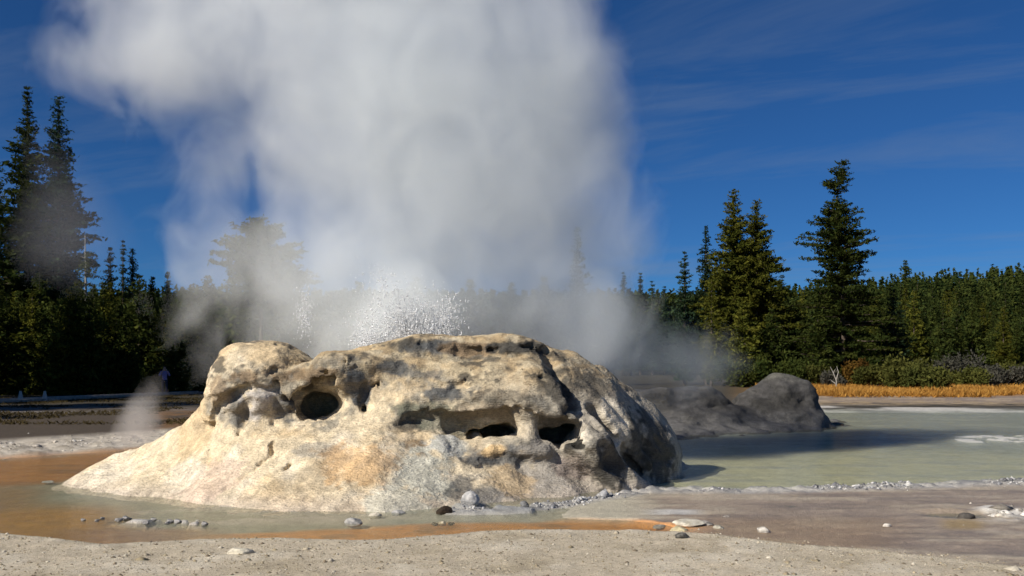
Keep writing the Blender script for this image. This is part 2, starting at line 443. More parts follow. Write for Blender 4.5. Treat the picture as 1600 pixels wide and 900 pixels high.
    f[band] += (-(.055*n1) - n2*(.008+.026*up*(.3+.7*pat)) - n3*(.002+.010*up*pat) - n4*(.003+.016*up*pat+.026*crust) - n2*.022*crust).astype(np.float32)
    f[..., 0] = np.maximum(f[..., 0], .02); f[:, :, 0] = .02
    f[0] = np.abs(f[0])+.01; f[-1] = np.abs(f[-1])+.01; f[:, 0] = np.abs(f[:, 0])+.01; f[:, -1] = np.abs(f[:, -1])+.01
    V, Q = surface_nets(f, org, h)
    Nrm = vnormals(V, Q)
    V = V+Nrm*(.007*fbm(V, 22, 3, 91))[:, None]
    Nrm = vnormals(V, Q)
    # colours: cream and tan sinter on the left, greyer on the right, weathered crust on top
    cream = np.array([.70, .585, .405]); tan = np.array([.56, .40, .215]); grey = np.array([.36, .33, .28]); white = np.array([.74, .66, .53])
    blue = np.array([.10, .105, .108]); dark = np.array([.038, .036, .032]); brown = np.array([.22, .15, .085]); green = np.array([.17, .175, .13])
    mnoise = fbm(V, .9, 4, 101); m2 = fbm(V*[1, 1, .5], 2.6, 4, 111); m3 = fbm(V, 6, 4, 121)
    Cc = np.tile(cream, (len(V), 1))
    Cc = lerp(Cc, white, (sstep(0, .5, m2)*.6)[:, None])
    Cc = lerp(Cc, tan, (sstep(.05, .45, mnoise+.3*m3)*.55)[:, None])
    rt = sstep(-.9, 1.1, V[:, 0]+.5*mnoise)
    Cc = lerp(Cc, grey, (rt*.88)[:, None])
    hi = sstep(1.15, 1.75, V[:, 2]+.25*m2)*sstep(-3.6, -2.9, V[:, 0])
    Cc = lerp(Cc, brown*1.5, (hi*sstep(-.3, .3, m3)*.85)[:, None])
    Cc = lerp(Cc, np.array([.40, .32, .19]), (hi*.5)[:, None])
    Cc = lerp(Cc, dark*1.6, (sstep(.12, .34, fbm(V*[1, 1, 2], 3.1, 5, 131, .6))*sstep(.9, 1.6, V[:, 2])*.8)[:, None])
    cr_ = sstep(.26, .06, np.minimum.reduce([s_chain(V.astype(np.float32), l, [0]*len(l)) for l in crustlines])+.10*m3+.06*m2)
    Cc = lerp(Cc, np.array([.24, .225, .19]), (cr_*.75*sstep(-.4, .2, fbm(V, 8, 3, 133)))[:, None])
    foot = sstep(.22, .03, V[:, 2]+.06*m2)
    Cc = lerp(Cc, np.array([.50, .43, .36]), (foot*.6)[:, None])
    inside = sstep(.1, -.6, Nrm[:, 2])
    S = []
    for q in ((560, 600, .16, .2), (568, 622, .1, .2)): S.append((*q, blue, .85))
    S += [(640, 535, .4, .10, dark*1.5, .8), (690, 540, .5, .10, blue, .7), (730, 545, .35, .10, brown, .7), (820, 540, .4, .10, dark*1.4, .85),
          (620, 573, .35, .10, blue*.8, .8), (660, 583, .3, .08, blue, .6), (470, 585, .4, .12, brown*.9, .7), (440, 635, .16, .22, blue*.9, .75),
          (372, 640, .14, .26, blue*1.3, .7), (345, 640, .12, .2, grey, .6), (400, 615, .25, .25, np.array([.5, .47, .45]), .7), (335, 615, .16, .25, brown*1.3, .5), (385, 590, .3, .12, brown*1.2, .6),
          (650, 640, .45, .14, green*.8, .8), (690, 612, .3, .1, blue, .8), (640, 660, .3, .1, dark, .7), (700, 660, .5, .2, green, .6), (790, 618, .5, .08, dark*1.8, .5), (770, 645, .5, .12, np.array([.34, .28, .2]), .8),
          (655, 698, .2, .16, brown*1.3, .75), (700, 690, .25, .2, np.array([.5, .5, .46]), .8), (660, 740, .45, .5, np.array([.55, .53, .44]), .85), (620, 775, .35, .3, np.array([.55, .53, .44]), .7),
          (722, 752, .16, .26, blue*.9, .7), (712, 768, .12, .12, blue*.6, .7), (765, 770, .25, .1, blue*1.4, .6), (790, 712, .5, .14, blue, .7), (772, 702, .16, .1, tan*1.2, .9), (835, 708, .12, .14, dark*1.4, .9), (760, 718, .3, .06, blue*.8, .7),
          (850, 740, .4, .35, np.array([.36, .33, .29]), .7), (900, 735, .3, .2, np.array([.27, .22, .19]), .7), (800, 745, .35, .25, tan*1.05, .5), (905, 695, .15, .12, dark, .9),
          (950, 720, .3, .35, dark*1.3, .8), (1000, 700, .3, .5, dark*1.5, .7), (1030, 690, .3, .6, dark*1.3, .7), (880, 600, .25, .5, dark*1.5, .75), (930, 600, .3, .3, dark*1.8, .7), (960, 650, .2, .35, white, .7), (975, 690, .12, .3, white, .8), (905, 680, .12, .08, white, .8),  # right flank: shade painted as dark spots, sunlit ribs as white ones
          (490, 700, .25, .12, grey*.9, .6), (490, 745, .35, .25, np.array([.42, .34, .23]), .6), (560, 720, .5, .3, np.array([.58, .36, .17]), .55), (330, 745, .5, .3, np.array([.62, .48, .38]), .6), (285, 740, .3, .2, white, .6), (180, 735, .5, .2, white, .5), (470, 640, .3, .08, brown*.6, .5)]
    Cc = stains_and_shade(V, Cc, S)
    # downward-facing surfaces above the foot are toned darker brown
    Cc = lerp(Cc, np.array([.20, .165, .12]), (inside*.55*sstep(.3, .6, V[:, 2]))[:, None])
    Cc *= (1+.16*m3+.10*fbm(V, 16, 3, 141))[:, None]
    Cc = np.clip(Cc, .02, .85)
    c = V[Q].mean(1)
    isl = np.hypot((c[:, 0]+3.75)/.98, (c[:, 1]-13.6)/1.2)
    lobe_m = (isl < 1) & (c[:, 2] > .95) & (c[:, 0] < -2.92)
    pp = at(823, 668, 12.92)
    pil_m = (np.hypot(c[:, 0]-pp[0], c[:, 1]-pp[1]) < .22) & (c[:, 2] > .66) & (c[:, 2] < 1.05)
    lp = at(798, 707, 12.42)
    led_m = (np.abs(c[:, 0]-lp[0]) < .52) & (np.abs(c[:, 1]-lp[1]) < .27) & (c[:, 2] > lp[2]-.12) & (c[:, 2] < lp[2]+.16) & ~pil_m
    apr_m = (c[:, 2] < .72) & ~lobe_m & ~pil_m & ~led_m
    dome_m = ~(lobe_m | pil_m | led_m | apr_m)
    root = thing('geyser_cone', 'large cream geyser cone with hollow caves and a bulging hood in the foreground pool', 'geyser', (0, 0, 0))
    split_parts(V, Q, Nrm, Cc, [('apron', apr_m), ('dome', dome_m), ('side_lobe', lobe_m), ('pillar', pil_m), ('ledge', led_m)], root, M_SINTER)
build_big_cone()

# ------------------------------------------------------------------ the smaller cone behind
def build_small_cone():
    h = .07
    org = np.array([2.0, 21.6, -.15]); top = np.array([11.2, 31.0, 2.1])
    n = np.ceil((top-org)/h).astype(int)
    ax = [(org[i]+np.arange(n[i])*h).astype(np.float32) for i in range(3)]
    P = np.stack(np.meshgrid(*ax, indexing='ij'), -1)
    A = at
    foot = [ground_pt(*q) for q in ((985, 672), (1060, 684), (1160, 676), (1250, 672), (1305, 660))]+[(10.6, 30), (6, 31), (3.0, 30)]
    X2, Y2 = np.meshgrid(ax[0], ax[1], indexing='ij')
    d2 = poly_dist(X2, Y2, foot)
    prof = np.interp(d2, [-1, 0, .3, 1, 2, 4], [-.3, 0, .08, .22, .4, .5])
    f = (P[..., 2]-prof[:, :, None])*.85
    f = smin(f, s_chain(P, [A(985, 640, 26), A(1040, 640, 26), A(1105, 636, 26.4)], [.55, .66, .58]), .3)
    f = smin(f, s_ell(P, A(1065, 665, 25.8), (1.7, 1.1, .6)), .4)
    f = smin(f, s_chain(P, [A(1200, 645, 27), A(1215, 620, 27), A(1248, 622, 27)], [1.02, .66, .6]), .3)
    f = smin(f, s_ell(P, A(1225, 665, 27), (1.35, 1.2, .8)), .3)
    f = smin(f, s_ell(P, A(1130, 660, 26.4), (1.3, 1.0, .45)), .3)
    band = np.abs(f) < .5; Pb = P[band].astype(float)
    f[band] -= (.12*fbm(Pb, .9, 3, 7)+.11*fbm(Pb*[1, 1, 2], 2.6, 4, 9)+.025*fbm(Pb*[.6, .6, 5], 2.2, 3, 13)).astype(np.float32)
    f[:, :, 0] = .02
    for s in (0, -1):
        f[s] = np.abs(f[s])+.01; f[:, s] = np.abs(f[:, s])+.01
    V, Q = surface_nets(f, org, h); Nrm = vnormals(V, Q)
    m = fbm(V, 1.2, 4, 15); m2 = fbm(V*[1, 1, 2], 3, 4, 17)
    Cc = np.tile(np.array([.075, .072, .07]), (len(V), 1))  # shade lying on this cone is put into its dark base colour
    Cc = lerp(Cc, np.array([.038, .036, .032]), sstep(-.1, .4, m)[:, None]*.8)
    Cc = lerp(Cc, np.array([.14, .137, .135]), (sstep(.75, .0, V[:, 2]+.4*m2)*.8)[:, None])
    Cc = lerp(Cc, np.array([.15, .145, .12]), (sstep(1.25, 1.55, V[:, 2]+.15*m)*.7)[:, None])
    Cc *= (1.0*(1+.45*m2+.25*fbm(V*[.6, .6, 5], 2.2, 3, 19)))[:, None]; Cc = np.clip(Cc, .015, 1)
    c = V[Q].mean(1)
    px = c[:, 0]*F/26.7+800
    apr = c[:, 2] < .42
    root = thing('geyser_cone', 'smaller twin-humped geyser cone, coloured dark for its shade, behind the big pale one', 'geyser', (0, 0, 0))
    split_parts(V, Q, Nrm, Cc, [('apron', apr), ('low_hump', ~apr & (c[:, 0] < 6.25)), ('tall_hump', ~apr & (c[:, 0] >= 6.25))], root, M_SHADECONE)
build_small_cone()

# ------------------------------------------------------------------ ground
BANK = ([0, 60, 150, 300, 450, 560, 650, 750, 850, 1000, 1060, 1130, 1200, 1350, 1480, 1600], [823, 830, 841, 834, 831, 835, 833, 823, 821, 821, 824, 831, 840, 853, 866, 880])
RIM = ([600, 700, 780, 860, 960, 1010, 1200, 1400, 1600], [806, 801, 799, 792, 776, 768, 768, 762, 755])
def ground_fields(X, Y, want_col=True):
    P = np.stack([X, Y, 0*X], 1)
    wa = fbm(P, .55, 4, 201); wb = fbm(P, 2.2, 4, 211); fine = fbm(P, 7, 4, 221)
    Ys = np.maximum(Y+.10*wa*np.clip(Y/14, .3, 4)+.035*wb*np.clip(Y/14, .3, 3), 1.0); Xs = X+.15*wa
    px = 800+F*Xs/Ys; py = PYH+F*H/Ys
    px = np.clip(px, -1500, 3100); py = np.minimum(py, 4000)
    bank = np.interp(px, *BANK); rim = np.interp(px, *RIM)
    def bandm(top, bot, soft=3.0, l=None, r=None, sl=40):
        t = np.interp(px, *top) if isinstance(top, tuple) else top
        b = np.interp(px, *bot) if isinstance(bot, tuple) else bot
        m = sstep(-soft, soft, py-t)*sstep(soft, -soft, py-b)
        if l is not None: m = m*sstep(l-sl, l+sl, px)
        if r is not None: m = m*sstep(r+sl, r-sl, px)
        return m
    fg = sstep(-1, 4, py-bank-10)
    Z = np.full(X.shape, .10)
    pool = bandm(644+0*px, rim, 4, 930, None, 60)
    leftp = bandm(([0, 150, 330], [714, 706, 694]), bank+13, 4, None, 640, 60)
    mud = sstep(-2, 4, py-rim)*(1-fg)*sstep(820, 900, px)
    stream = bandm(([100, 400, 550, 700, 850, 1000, 1075], [840, 826, 818, 811, 811, 815, 824]), bank+11, 3, 330, 1075, 60)
    front = bandm(([500, 640, 800, 960], [770, 770, 770, 760]), bank, 3, 540, 1000, 50)
    wet = np.maximum.reduce([pool, leftp, stream, front])
    Z = lerp(Z, -.05+.02*wb, wet)
    mst = fbm(np.stack([X*.7, Y*3.2, 0*X], 1), 1.6, 5, 239, .6)
    Z = lerp(Z, .016+.009*wb+.010*wa+.005*fine+.016*mst, mud*(1-stream))
    rimm = bandm(rim-5, rim+5, 3, 690, None, 50)
    rimn = np.clip(.30+.8*wb+1.0*fine, 0, 1)
    Z = lerp(Z, .012+.055*rimn, rimm)
    lcr = bandm(([0, 150, 330], [693, 684, 671]), ([0, 170, 330], [717, 705, 690]), 3, None, 340, 20)
    Z = lerp(Z, .06+.07*np.clip(wb+.4*fine, -.5, 1), lcr)
    bluepatch = bandm(786, 803, 4, 700, 870, 25)*sstep(-.35, .2, wb+.5*fine)
    Z = lerp(Z, .03+.03*fine, bluepatch)
    wcr = bandm(796, 816, 4, 1525, 1750, 20)*sstep(-.3, .3, wb+.4*fine)
    Z = lerp(Z, .03+.05*np.clip(fine+wb, -.4, 1), wcr)
    pebl = bandm(812, 822, 3, 190, 330, 25)*sstep(.0, .4, fine)
    Z = lerp(Z, .03, pebl)
    sland = bandm(680, 692, 2.5, 1490, 1900, 40)*sstep(-.2, .3, wb)
    Z = lerp(Z, .04, sland)
    streaks = fbm(np.stack([X*.5+.3*Y, Y*2.6, 0*X], 1), 1.0, 5, 231)
    hp = sstep(-.02, .2, streaks)*bandm(770, 806, 6, 230, 640, 40)*.95
    Z = lerp(Z, .012, hp)
    Z = lerp(Z, .028+.015*wa+.012*wb+.008*fine, fg)
    # pit in the mud on the right
    gx, gy = ground_pt(1492, 806)
    pit = np.exp(-(((X-gx)/.22)**2+((Y-gy)/.16)**2))
    Z -= .14*pit
    Z += .05*np.exp(-(((X-gx-.02)/.32)**2+((Y-gy-.24)/.10)**2))
    # far terrain: flat meadow, then the wooded slope
    far = sstep(60, 78, Y)
    Z += far*.15*wa
    hill = sstep(95, 330, Y)
    Z += hill*(16+13*sstep(20, 230, X))*(1-.25*sstep(420, 900, Y))+hill*4*fbm(P, .012, 3, 251)
    if not want_col: return Z
    n = len(X); c = lambda *v: np.array(v)
    C = np.tile(c(.060, .050, .030), (n, 1))
    def mixc(col, m): 
        nonlocal C
        C = lerp(C, np.asarray(col), np.clip(m, 0, 1)[:, None])
    # left meadow in front of the trees
    mixc((.085, .065, .042), bandm(640, 700, 8, None, 800, 60))
    mixc((.19, .17, .15), bandm(640, 652, 3, None, 330, 40)*sstep(.0, .35, streaks)*.8)
    mixc((.22, .12, .045), bandm(645, 678, 6, 235, 420, 20)*sstep(-.3, .2, wb)*.8)
    # right flats
    mixc((.36, .20, .07), bandm(598, 624, 3, 1180, None, 60))
    mixc((.50, .40, .28), bandm(603, 613, 3, 1490, None, 30)*sstep(-.4, .1, wa))
    mixc((.28, .22, .17), bandm(621, 633, 3, 1180, None, 60))
    mixc((.40, .30, .17), bandm(629, 636, 3, 1180, None, 60)*sstep(-.2, .3, wb))
    mixc((.56, .53, .48), bandm(([1200, 1400, 1600], [635, 638, 642]), ([1200, 1400, 1600], [642, 646, 656]), 2.5, 1200, None, 40)*sstep(-.45, .1, wa+.5*streaks))
    mixc((.42, .33, .23), bandm(618, 636, 4, 1180, None, 60)*sstep(0, .3, streaks))
    # pool
    mixc((.42, .44, .38), pool)
    mixc((.76, .73, .49), pool*sstep(682, 720, py+10*wa+8*wb))  # sunlit part of the bed painted brighter, far shadow band left darker
    mixc((.66, .66, .50), pool*sstep(.05, .4, streaks)*.5)
    mixc((.55, .54, .47), pool*sstep(.32, .5, streaks)*sstep(700, 730, py)*.6)
    mixc((.60, .58, .54), sland)
    # mud
    mixc((.33, .265, .205), mud)
    mixc((.45, .38, .28), mud*sstep(-.05, .35, streaks)*.8)
    mixc((.22, .18, .155), mud*sstep(.05, .4, fbm(np.stack([X*.6, Y*2.2, 0*X], 1), 1.3, 4, 261))*.7)
    mixc((.50, .43, .33), mud*sstep(.12, .4, mst)*.6)
    mixc((.20, .165, .14), mud*sstep(-.1, -.4, mst)*.6)
    mixc((.29, .20, .12), mud*bandm(812, 860, 8, 1080, 1400, 60)*.6)
    mixc((.55, .53, .50), mud*bandm(797, 813, 4, 1000, 1085, 25)*sstep(-.1, .25, streaks))
    mixc((.34, .24, .09), mud*bandm(815, 829, 4, 1470, 1530, 15)*.7)
    # water margin round the front of the cone
    mixc((.50, .46, .36), front)
    mixc((.36, .35, .25), leftp)
    mixc((.60, .52, .43), leftp*sstep(-.15, .25, streaks)*bandm(765, 812, 8, 190, None, 50))
    mixc((.58, .225, .025), leftp*bandm(([0, 150, 330], [706, 700, 690]), ([0, 90, 200, 330], [756, 748, 728, 712]), 5))
    mixc((.36, .14, .018), leftp*bandm(([0, 150, 330], [706, 700, 690]), ([0, 90, 200, 330], [756, 748, 728, 712]), 5)*sstep(.0, .4, streaks)*.8)
    mixc((.54, .26, .04), leftp*bandm(785, 870, 14, None, 190, 60))
    mixc((.40, .20, .045), leftp*bandm(755, 790, 10, None, 60, 50)*.8)
    mixc((.46, .23, .09), leftp*bandm(820, 850, 6, 80, 330, 60)*.8)
    mixc((.60, .33, .13), stream*.0)
    mixc((.74, .30, .055), stream)
    mixc((.22, .12, .05), stream*sstep(.2, .5, wb)*.5)
    mixc((.50, .48, .45), rimm*.85)
    mixc((.22, .22, .22), rimm*sstep(-.1, .25, fine)*.8)
    mixc((.30, .31, .32), bluepatch*.9)
    mixc((.58, .52, .43), lcr)
    mixc((.30, .26, .20), lcr*sstep(.0, .35, fine+.5*wb)*.8)
    mixc((.66, .63, .58), wcr*sstep(-.3, .1, fine+.5*wb))
    mixc((.34, .31, .27), wcr*sstep(.1, .35, fbm(P, 5, 4, 291))*.8)
    mixc((.50, .48, .45), pebl)
    # near gravel bank
    mixc((.52, .45, .34), fg)
    mixc((.66, .60, .49), fg*sstep(.0, .45, wb)*.6)
    mixc((.38, .32, .22), fg*sstep(.05, .5, fbm(P, 1.4, 5, 271))*.65)
    mixc((.50, .46, .38), fg*bandm(bank-2, bank+14, 6)*.6)
    mixc((.02, .018, .015), sstep(.25, .8, pit))
    C *= (1+.14*fine+.10*fbm(P, 24, 3, 281))[:, None]
    return Z, np.clip(C, .012, .9), np.clip(fg+.35*(1-wet)*(1-mud), 0, 1)
def gz(x, y):
    return float(ground_fields(np.array([float(x)]), np.array([float(y)]), False)[0])

def build_ground():
    r = [2.5]
    while r[-1] < 1500:
        x = r[-1]
        k = .008 if x < 6 else .0042 if x < 20 else .008 if x < 50 else .03
        r.append(x*(1+k))
    r = np.array(r)
    th = np.concatenate([np.linspace(-80, -35, 24)[:-1], np.linspace(-35, 35, 720), np.linspace(35, 80, 24)[1:]])*math.pi/180
    RR, TT = np.meshgrid(r, th, indexing='ij')
    X = (RR*np.sin(TT)).ravel(); Y = (RR*np.cos(TT)).ravel()
    Z, C, dry = ground_fields(X, Y)
    nr, nt_ = RR.shape
    i, j = np.meshgrid(np.arange(nr-1), np.arange(nt_-1), indexing='ij')
    b = (i*nt_+j).ravel()
    Q = np.stack([b, b+1, b+nt_+1, b+nt_], 1)
    me = mesh_from('ground', np.stack([X, Y, Z], 1), Q, 4); smooth(me)
    vcol(me, C); vfloat(me, dry, 'dry')
    m, nt, out = new_mat('sinter_ground')
    a = N(nt, 'ShaderNodeAttribute', attribute_name='Col'); dr = N(nt, 'ShaderNodeAttribute', attribute_name='dry')
    p = N(nt, 'ShaderNodeNewGeometry').outputs['Position']
    n1 = noise_node(nt, p, 26, 5, .7); n2 = noise_node(nt, p, 85, 4, .7); n3 = noise_node(nt, p, 4, 5, .6)
    f = math_node(nt, 'MULTIPLY', maprange(nt, n1.outputs[0], .3, .7, .78, 1.18), maprange(nt, n2.outputs[0], .3, .7, .72, 1.24))
    b = N(nt, 'ShaderNodeBsdfPrincipled')
    L(nt, scale_col(nt, scale_col(nt, a.outputs['Color'], f), maprange(nt, n3.outputs[0], .3, .7, .88, 1.1)), b.inputs['Base Color'])
    L(nt, maprange(nt, dr.outputs['Fac'], 0, 1, .5, .95), b.inputs['Roughness'])
    b.inputs['Specular IOR Level'].default_value = .3
    L(nt, bump_chain(nt, [(n1.outputs[0], .5, .03), (n2.outputs[0], .7, .014)]), b.inputs['Normal'])
    L(nt, b.outputs[0], out.inputs[0])
    tag(link('ground', me, m), kind='structure')
    # pool water: one level film over the low ground
    xs = np.linspace(-32, 46, 120); ys = np.linspace(6.5, 46, 90)
    X2, Y2 = np.meshgrid(xs, ys, indexing='ij')
    i, j = np.meshgrid(np.arange(119), np.arange(89), indexing='ij'); b_ = (i*90+j).ravel()
    me = mesh_from('pool_water', np.stack([X2.ravel(), Y2.ravel(), 0*X2.ravel()], 1), np.stack([b_, b_+90, b_+91, b_+1], 1), 4); smooth(me)
    m, nt, out = new_mat('shallow_water')
    p = N(nt, 'ShaderNodeNewGeometry').outputs['Position']
    mp = N(nt, 'ShaderNodeVectorMath', operation='MULTIPLY'); L(nt, p, mp.inputs[0]); mp.inputs[1].default_value = (1, 2.2, 1)
    w1 = noise_node(nt, mp.outputs[0], 2.2, 4, .6, .6); w2 = noise_node(nt, mp.outputs[0], 11, 3, .5)
    bn = bump_chain(nt, [(w1.outputs[0], .35, .05), (w2.outputs[0], .3, .012)])
    g = N(nt, 'ShaderNodeBsdfGlossy'); g.inputs['Roughness'].default_value = .08; g.inputs['Color'].default_value = (1, 1, 1, 1); L(nt, bn, g.inputs['Normal'])
    t = N(nt, 'ShaderNodeBsdfTransparent'); t.inputs[0].default_value = (.94, .95, .90, 1)
    d = N(nt, 'ShaderNodeBsdfDiffuse'); d.inputs[0].default_value = (.55, .55, .42, 1)
    ms0 = N(nt, 'ShaderNodeMixShader'); ms0.inputs[0].default_value = .10; L(nt, t.outputs[0], ms0.inputs[1]); L(nt, d.outputs[0], ms0.inputs[2])
    fr = N(nt, 'ShaderNodeFresnel'); fr.inputs['IOR'].default_value = 1.33; L(nt, bn, fr.inputs['Normal'])
    ms = N(nt, 'ShaderNodeMixShader'); L(nt, math_node(nt, 'MULTIPLY', fr.outputs[0], .38), ms.inputs[0]); L(nt, ms0.outputs[0], ms.inputs[1]); L(nt, g.outputs[0], ms.inputs[2])
    L(nt, ms.outputs[0], out.inputs[0])
    tag(link('pool_water', me, m), kind='structure')
build_ground()

# ------------------------------------------------------------------ loose rocks
def rock_mesh(name, size, seed, col, flat=1.0, col2=None, sub=4):
    bm = bmesh.new(); bmesh.ops.create_icosphere(bm, subdivisions=sub, radius=1)
    V = np.array([v.co[:] for v in bm.verts]); 
    rng = np.random.default_rng(seed)
    # facet with a few random planes, then noise
    for _ in range(9):
        nrm = rng.normal(size=3); nrm /= np.linalg.norm(nrm); dd = rng.uniform(.62, .9)
        ex = np.maximum(V@nrm-dd, 0); V = V-ex[:, None]*nrm*.85
    V = V*(1+.16*fbm(V+seed, 1.4, 4, seed)+.06*fbm(V+seed, 6, 3, seed+3))[:, None]
    V = V*np.asarray(size); V[:, 2] -= V[:, 2].min()*(.55)
    for v, co in zip(bm.verts, V): v.co = co
    me = bpy.data.meshes.new(name); bm.to_mesh(me); bm.free(); smooth(me)
    m = sstep(-.1, .4, fbm(V, 3/max(size), 3, seed+5))
    C = lerp(np.asarray(col), np.asarray(col2 if col2 is not None else np.asarray(col)*.6), m[:, None]*.8)
    vcol(me, C); me.materials.append(M_ROCK)
    return me
GREYR = (.42, .41, .39); PALE = (.60, .55, .45); DBR = (.035, .024, .016)
ROCKS = [  # px, py(base), half sizes, colour, second colour, label
    (552, 817, (.11, .09, .06), GREYR, (.2, .2, .2), 'pale grey jagged stone half in the orange stream, leftmost of the row below the cone'),
    (586, 805, (.075, .06, .045), PALE, (.3, .25, .2), 'small tan-grey stone in the shallows, second from the left in the row below the cone'),
    (622, 801, (.085, .07, .045), GREYR, (.25, .25, .25), 'light grey flat-topped stone in the shallows, just left of the dark brown one'),
    (694, 802, (.105, .09, .065), DBR, (.06, .04, .025), 'round dark brown rock at the edge of the orange stream'),
    (735, 793, (.115, .10, .115), (.46, .45, .44), (.3, .3, .3), 'upright pale grey rock at the foot of the cone, tallest of the loose stones'),
    (691, 816, (.05, .04, .03), (.62, .55, .40), (.4, .3, .15), 'tiny cream stone lying in the orange water below the dark brown rock'),
    (679, 816, (.04, .035, .022), (.12, .09, .05), None, 'tiny brown stone in the orange water beside the cream one'),
    (705, 816, (.045, .035, .02), (.09, .06, .035), None, 'tiny dark stone in the orange water right of the cream one'),
    (820, 797, (.06, .05, .055), (.2, .2, .2), None, 'small dark grey knob at the right end of the bluish crust'),
    (1078, 825, (.20, .13, .05), (.62, .58, .48), (.5, .45, .34), 'broad pale flat slab lying on the edge of the gravel bank'),
    (1060, 833, (.10, .08, .045), (.55, .48, .30), None, 'yellowish stone tucked under the broad pale slab'),
    (1100, 824, (.10, .08, .035), (.35, .32, .28), (.1, .09, .08), 'thin grey slab just right of the broad pale slab'),
    (1031, 821, (.09, .06, .025), (.5, .46, .40), (.2, .18, .15), 'thin pale slab at the gravel edge left of the broad pale slab'),
    (1123, 828, (.06, .05, .03), (.5, .47, .38), None, 'small cream stone at the gravel edge, right of the slabs'),
    (1065, 845, (.075, .06, .045), (.07, .065, .055), (.2, .19, .17), 'dark grey stone on the gravel in front of the broad pale slab'),
    (1192, 834, (.07, .05, .045), (.58, .54, .48), None, 'small whitish stone on the gravel edge towards the brown mud'),
    (374, 869, (.135, .085, .042), (.64, .59, .47), (.55, .5, .4), 'pale flat stone lying on the gravel in the foreground'),
    (1135, 809, (.05, .04, .02), (.3, .27, .24), None, 'small grey stone in the brown mud beyond the slabs'),
    (1386, 825, (.045, .035, .03), (.62, .58, .52), None, 'tiny white stone alone on the brown mud flat'),
    (1510, 811, (.12, .09, .06), (.10, .09, .08), None, 'dark lump beside the black pit in the mud'),
    (76, 751, (.10, .07, .022), (.62, .58, .52), None, 'small white crust fragment in the orange runoff'),
]
for k, (px, py, sz, c1, c2, lab) in enumerate(ROCKS):
    x, y = ground_pt(px, py)
    o = link('rock' if sz[2] > .03 else 'stone', rock_mesh('rock', sz, 300+k*7, c1, col2=c2))
    o.location = (x, y, max(gz(x, y), -.02)-.01); o.rotation_euler = (0, 0, (k*1.7) % 1.2-.6)
    tag(o, lab, 'rock')
rng = np.random.default_rng(12)
peb = rock_mesh('pebble', (.05, .04, .035), 77, (.34, .33, .32), col2=(.12, .12, .12), sub=3)
pebbles = [(130, 813), (152, 814), (160, 811), (186, 814), (197, 812), (203, 811), (224, 815), (228, 818), (240, 813), (262, 818), (266, 816), (278, 817), (308, 817), (320, 820)]
for k, (px, py) in enumerate(pebbles):
    o = bpy.data.objects.new('pebble', peb); COL.objects.link(o)
    x, y = ground_pt(px, py); o.location = (x, y, -.008); s = rng.uniform(.5, 1.15); o.scale = (s*1.2, s, s); o.rotation_euler = (0, 0, rng.uniform(0, 6))
    tag(o, 'small grey pebble in the broken row along the shallow water left of the cone', 'pebble', 'pebbles in the row in the left shallows')

def scatter_chunks(name, X, Y, S, cols, seed, zoff=0.0, flat=.6):
    """thousands of irregular grains as one object"""
    rng = np.random.default_rng(seed)
    n = len(X)
    base = np.array([[1, 0, 0], [-1, 0, 0], [0, 1, 0], [0, -1, 0], [0, 0, 1], [0, 0, -1]], float)
    tri = np.array([[0, 2, 4], [2, 1, 4], [1, 3, 4], [3, 0, 4], [2, 0, 5], [1, 2, 5], [3, 1, 5], [0, 3, 5]])
    a = rng.uniform(0, 6.28, n); ca, sa = np.cos(a), np.sin(a)
    V = base[None]*rng.uniform(.6, 1.3, (n, 6, 1))*S[:, None, None]
    V[..., 2] *= flat
    x = V[..., 0]*ca[:, None]-V[..., 1]*sa[:, None]; y = V[..., 0]*sa[:, None]+V[..., 1]*ca[:, None]
    V[..., 0], V[..., 1] = x, y
    Z = ground_fields(X, Y, False)
    V += np.stack([X, Y, Z+zoff*S], 1)[:, None]
    T = tri[None]+6*np.arange(n)[:, None, None]
    me = mesh_from(name, V.reshape(-1, 3), T.reshape(-1, 3), 3)
    C = np.repeat(np.asarray(cols)[rng.integers(0, len(cols), n)]*rng.uniform(.75, 1.2, (n, 1)), 6, 0)
    vcol(me, C)
    return tag(link(name, me, M_ROCK), kind='stuff')
def gravel():
    rng = np.random.default_rng(5); n = 26000
    y = 6.2+ (rng.uniform(0, 1, n)**1.0)*3.6; x = rng.uniform(-.62, .62, n)*y
    py = PYH+F*H/y; px = 800+F*x/y
    ok = py > np.interp(px, *BANK)+4
    x, y = x[ok], y[ok]
    S = .0055*np.exp(rng.normal(0, .6, len(x)))
    scatter_chunks('gravel', x, y, S, [(.46, .40, .30), (.52, .47, .38), (.20, .16, .11), (.36, .30, .20), (.30, .25, .16)], 6)
    # crust lumps along the pool rim
    n = 2600; px = rng.uniform(690, 1640, n); py = np.interp(px, *RIM)+rng.normal(0, 2.6, n)
    Y = F*H/(py-PYH); X = (px-800)*Y/F
    pp = fbm(np.stack([X, Y, 0*X], 1), 1.6, 3, 66); ok = pp > -.05
    scatter_chunks('crust_lumps', X[ok], Y[ok], .016*np.exp(rng.normal(0, .55, ok.sum())), [(.55, .54, .52), (.30, .30, .31), (.16, .16, .17)], 7, .1, .75)
gravel()
def crust_chunks():
    rng = np.random.default_rng(55); n = 2000
    k = rng.uniform(0, 1, n) < .70
    px = np.where(k, rng.uniform(1505, 1680, n), rng.uniform(-60, 330, n)); py = np.where(k, rng.normal(806, 6, n), np.interp(px, [0, 150, 330], [704, 694, 681])+rng.normal(0, 6, n))
    Y = F*H/(py-PYH); X = (px-800)*Y/F
    pp = fbm(np.stack([X, Y, 0*X], 1), 1.9, 3, 67); ok = pp > -.05
    scatter_chunks('sinter_crust', X[ok], Y[ok], np.where(k[ok],   .022, .02)*np.exp(rng.normal(0, .6, ok.sum())), [(.70, .67, .62), (.55, .50, .43), (.30, .27, .23)], 8, .0, .5)
crust_chunks()

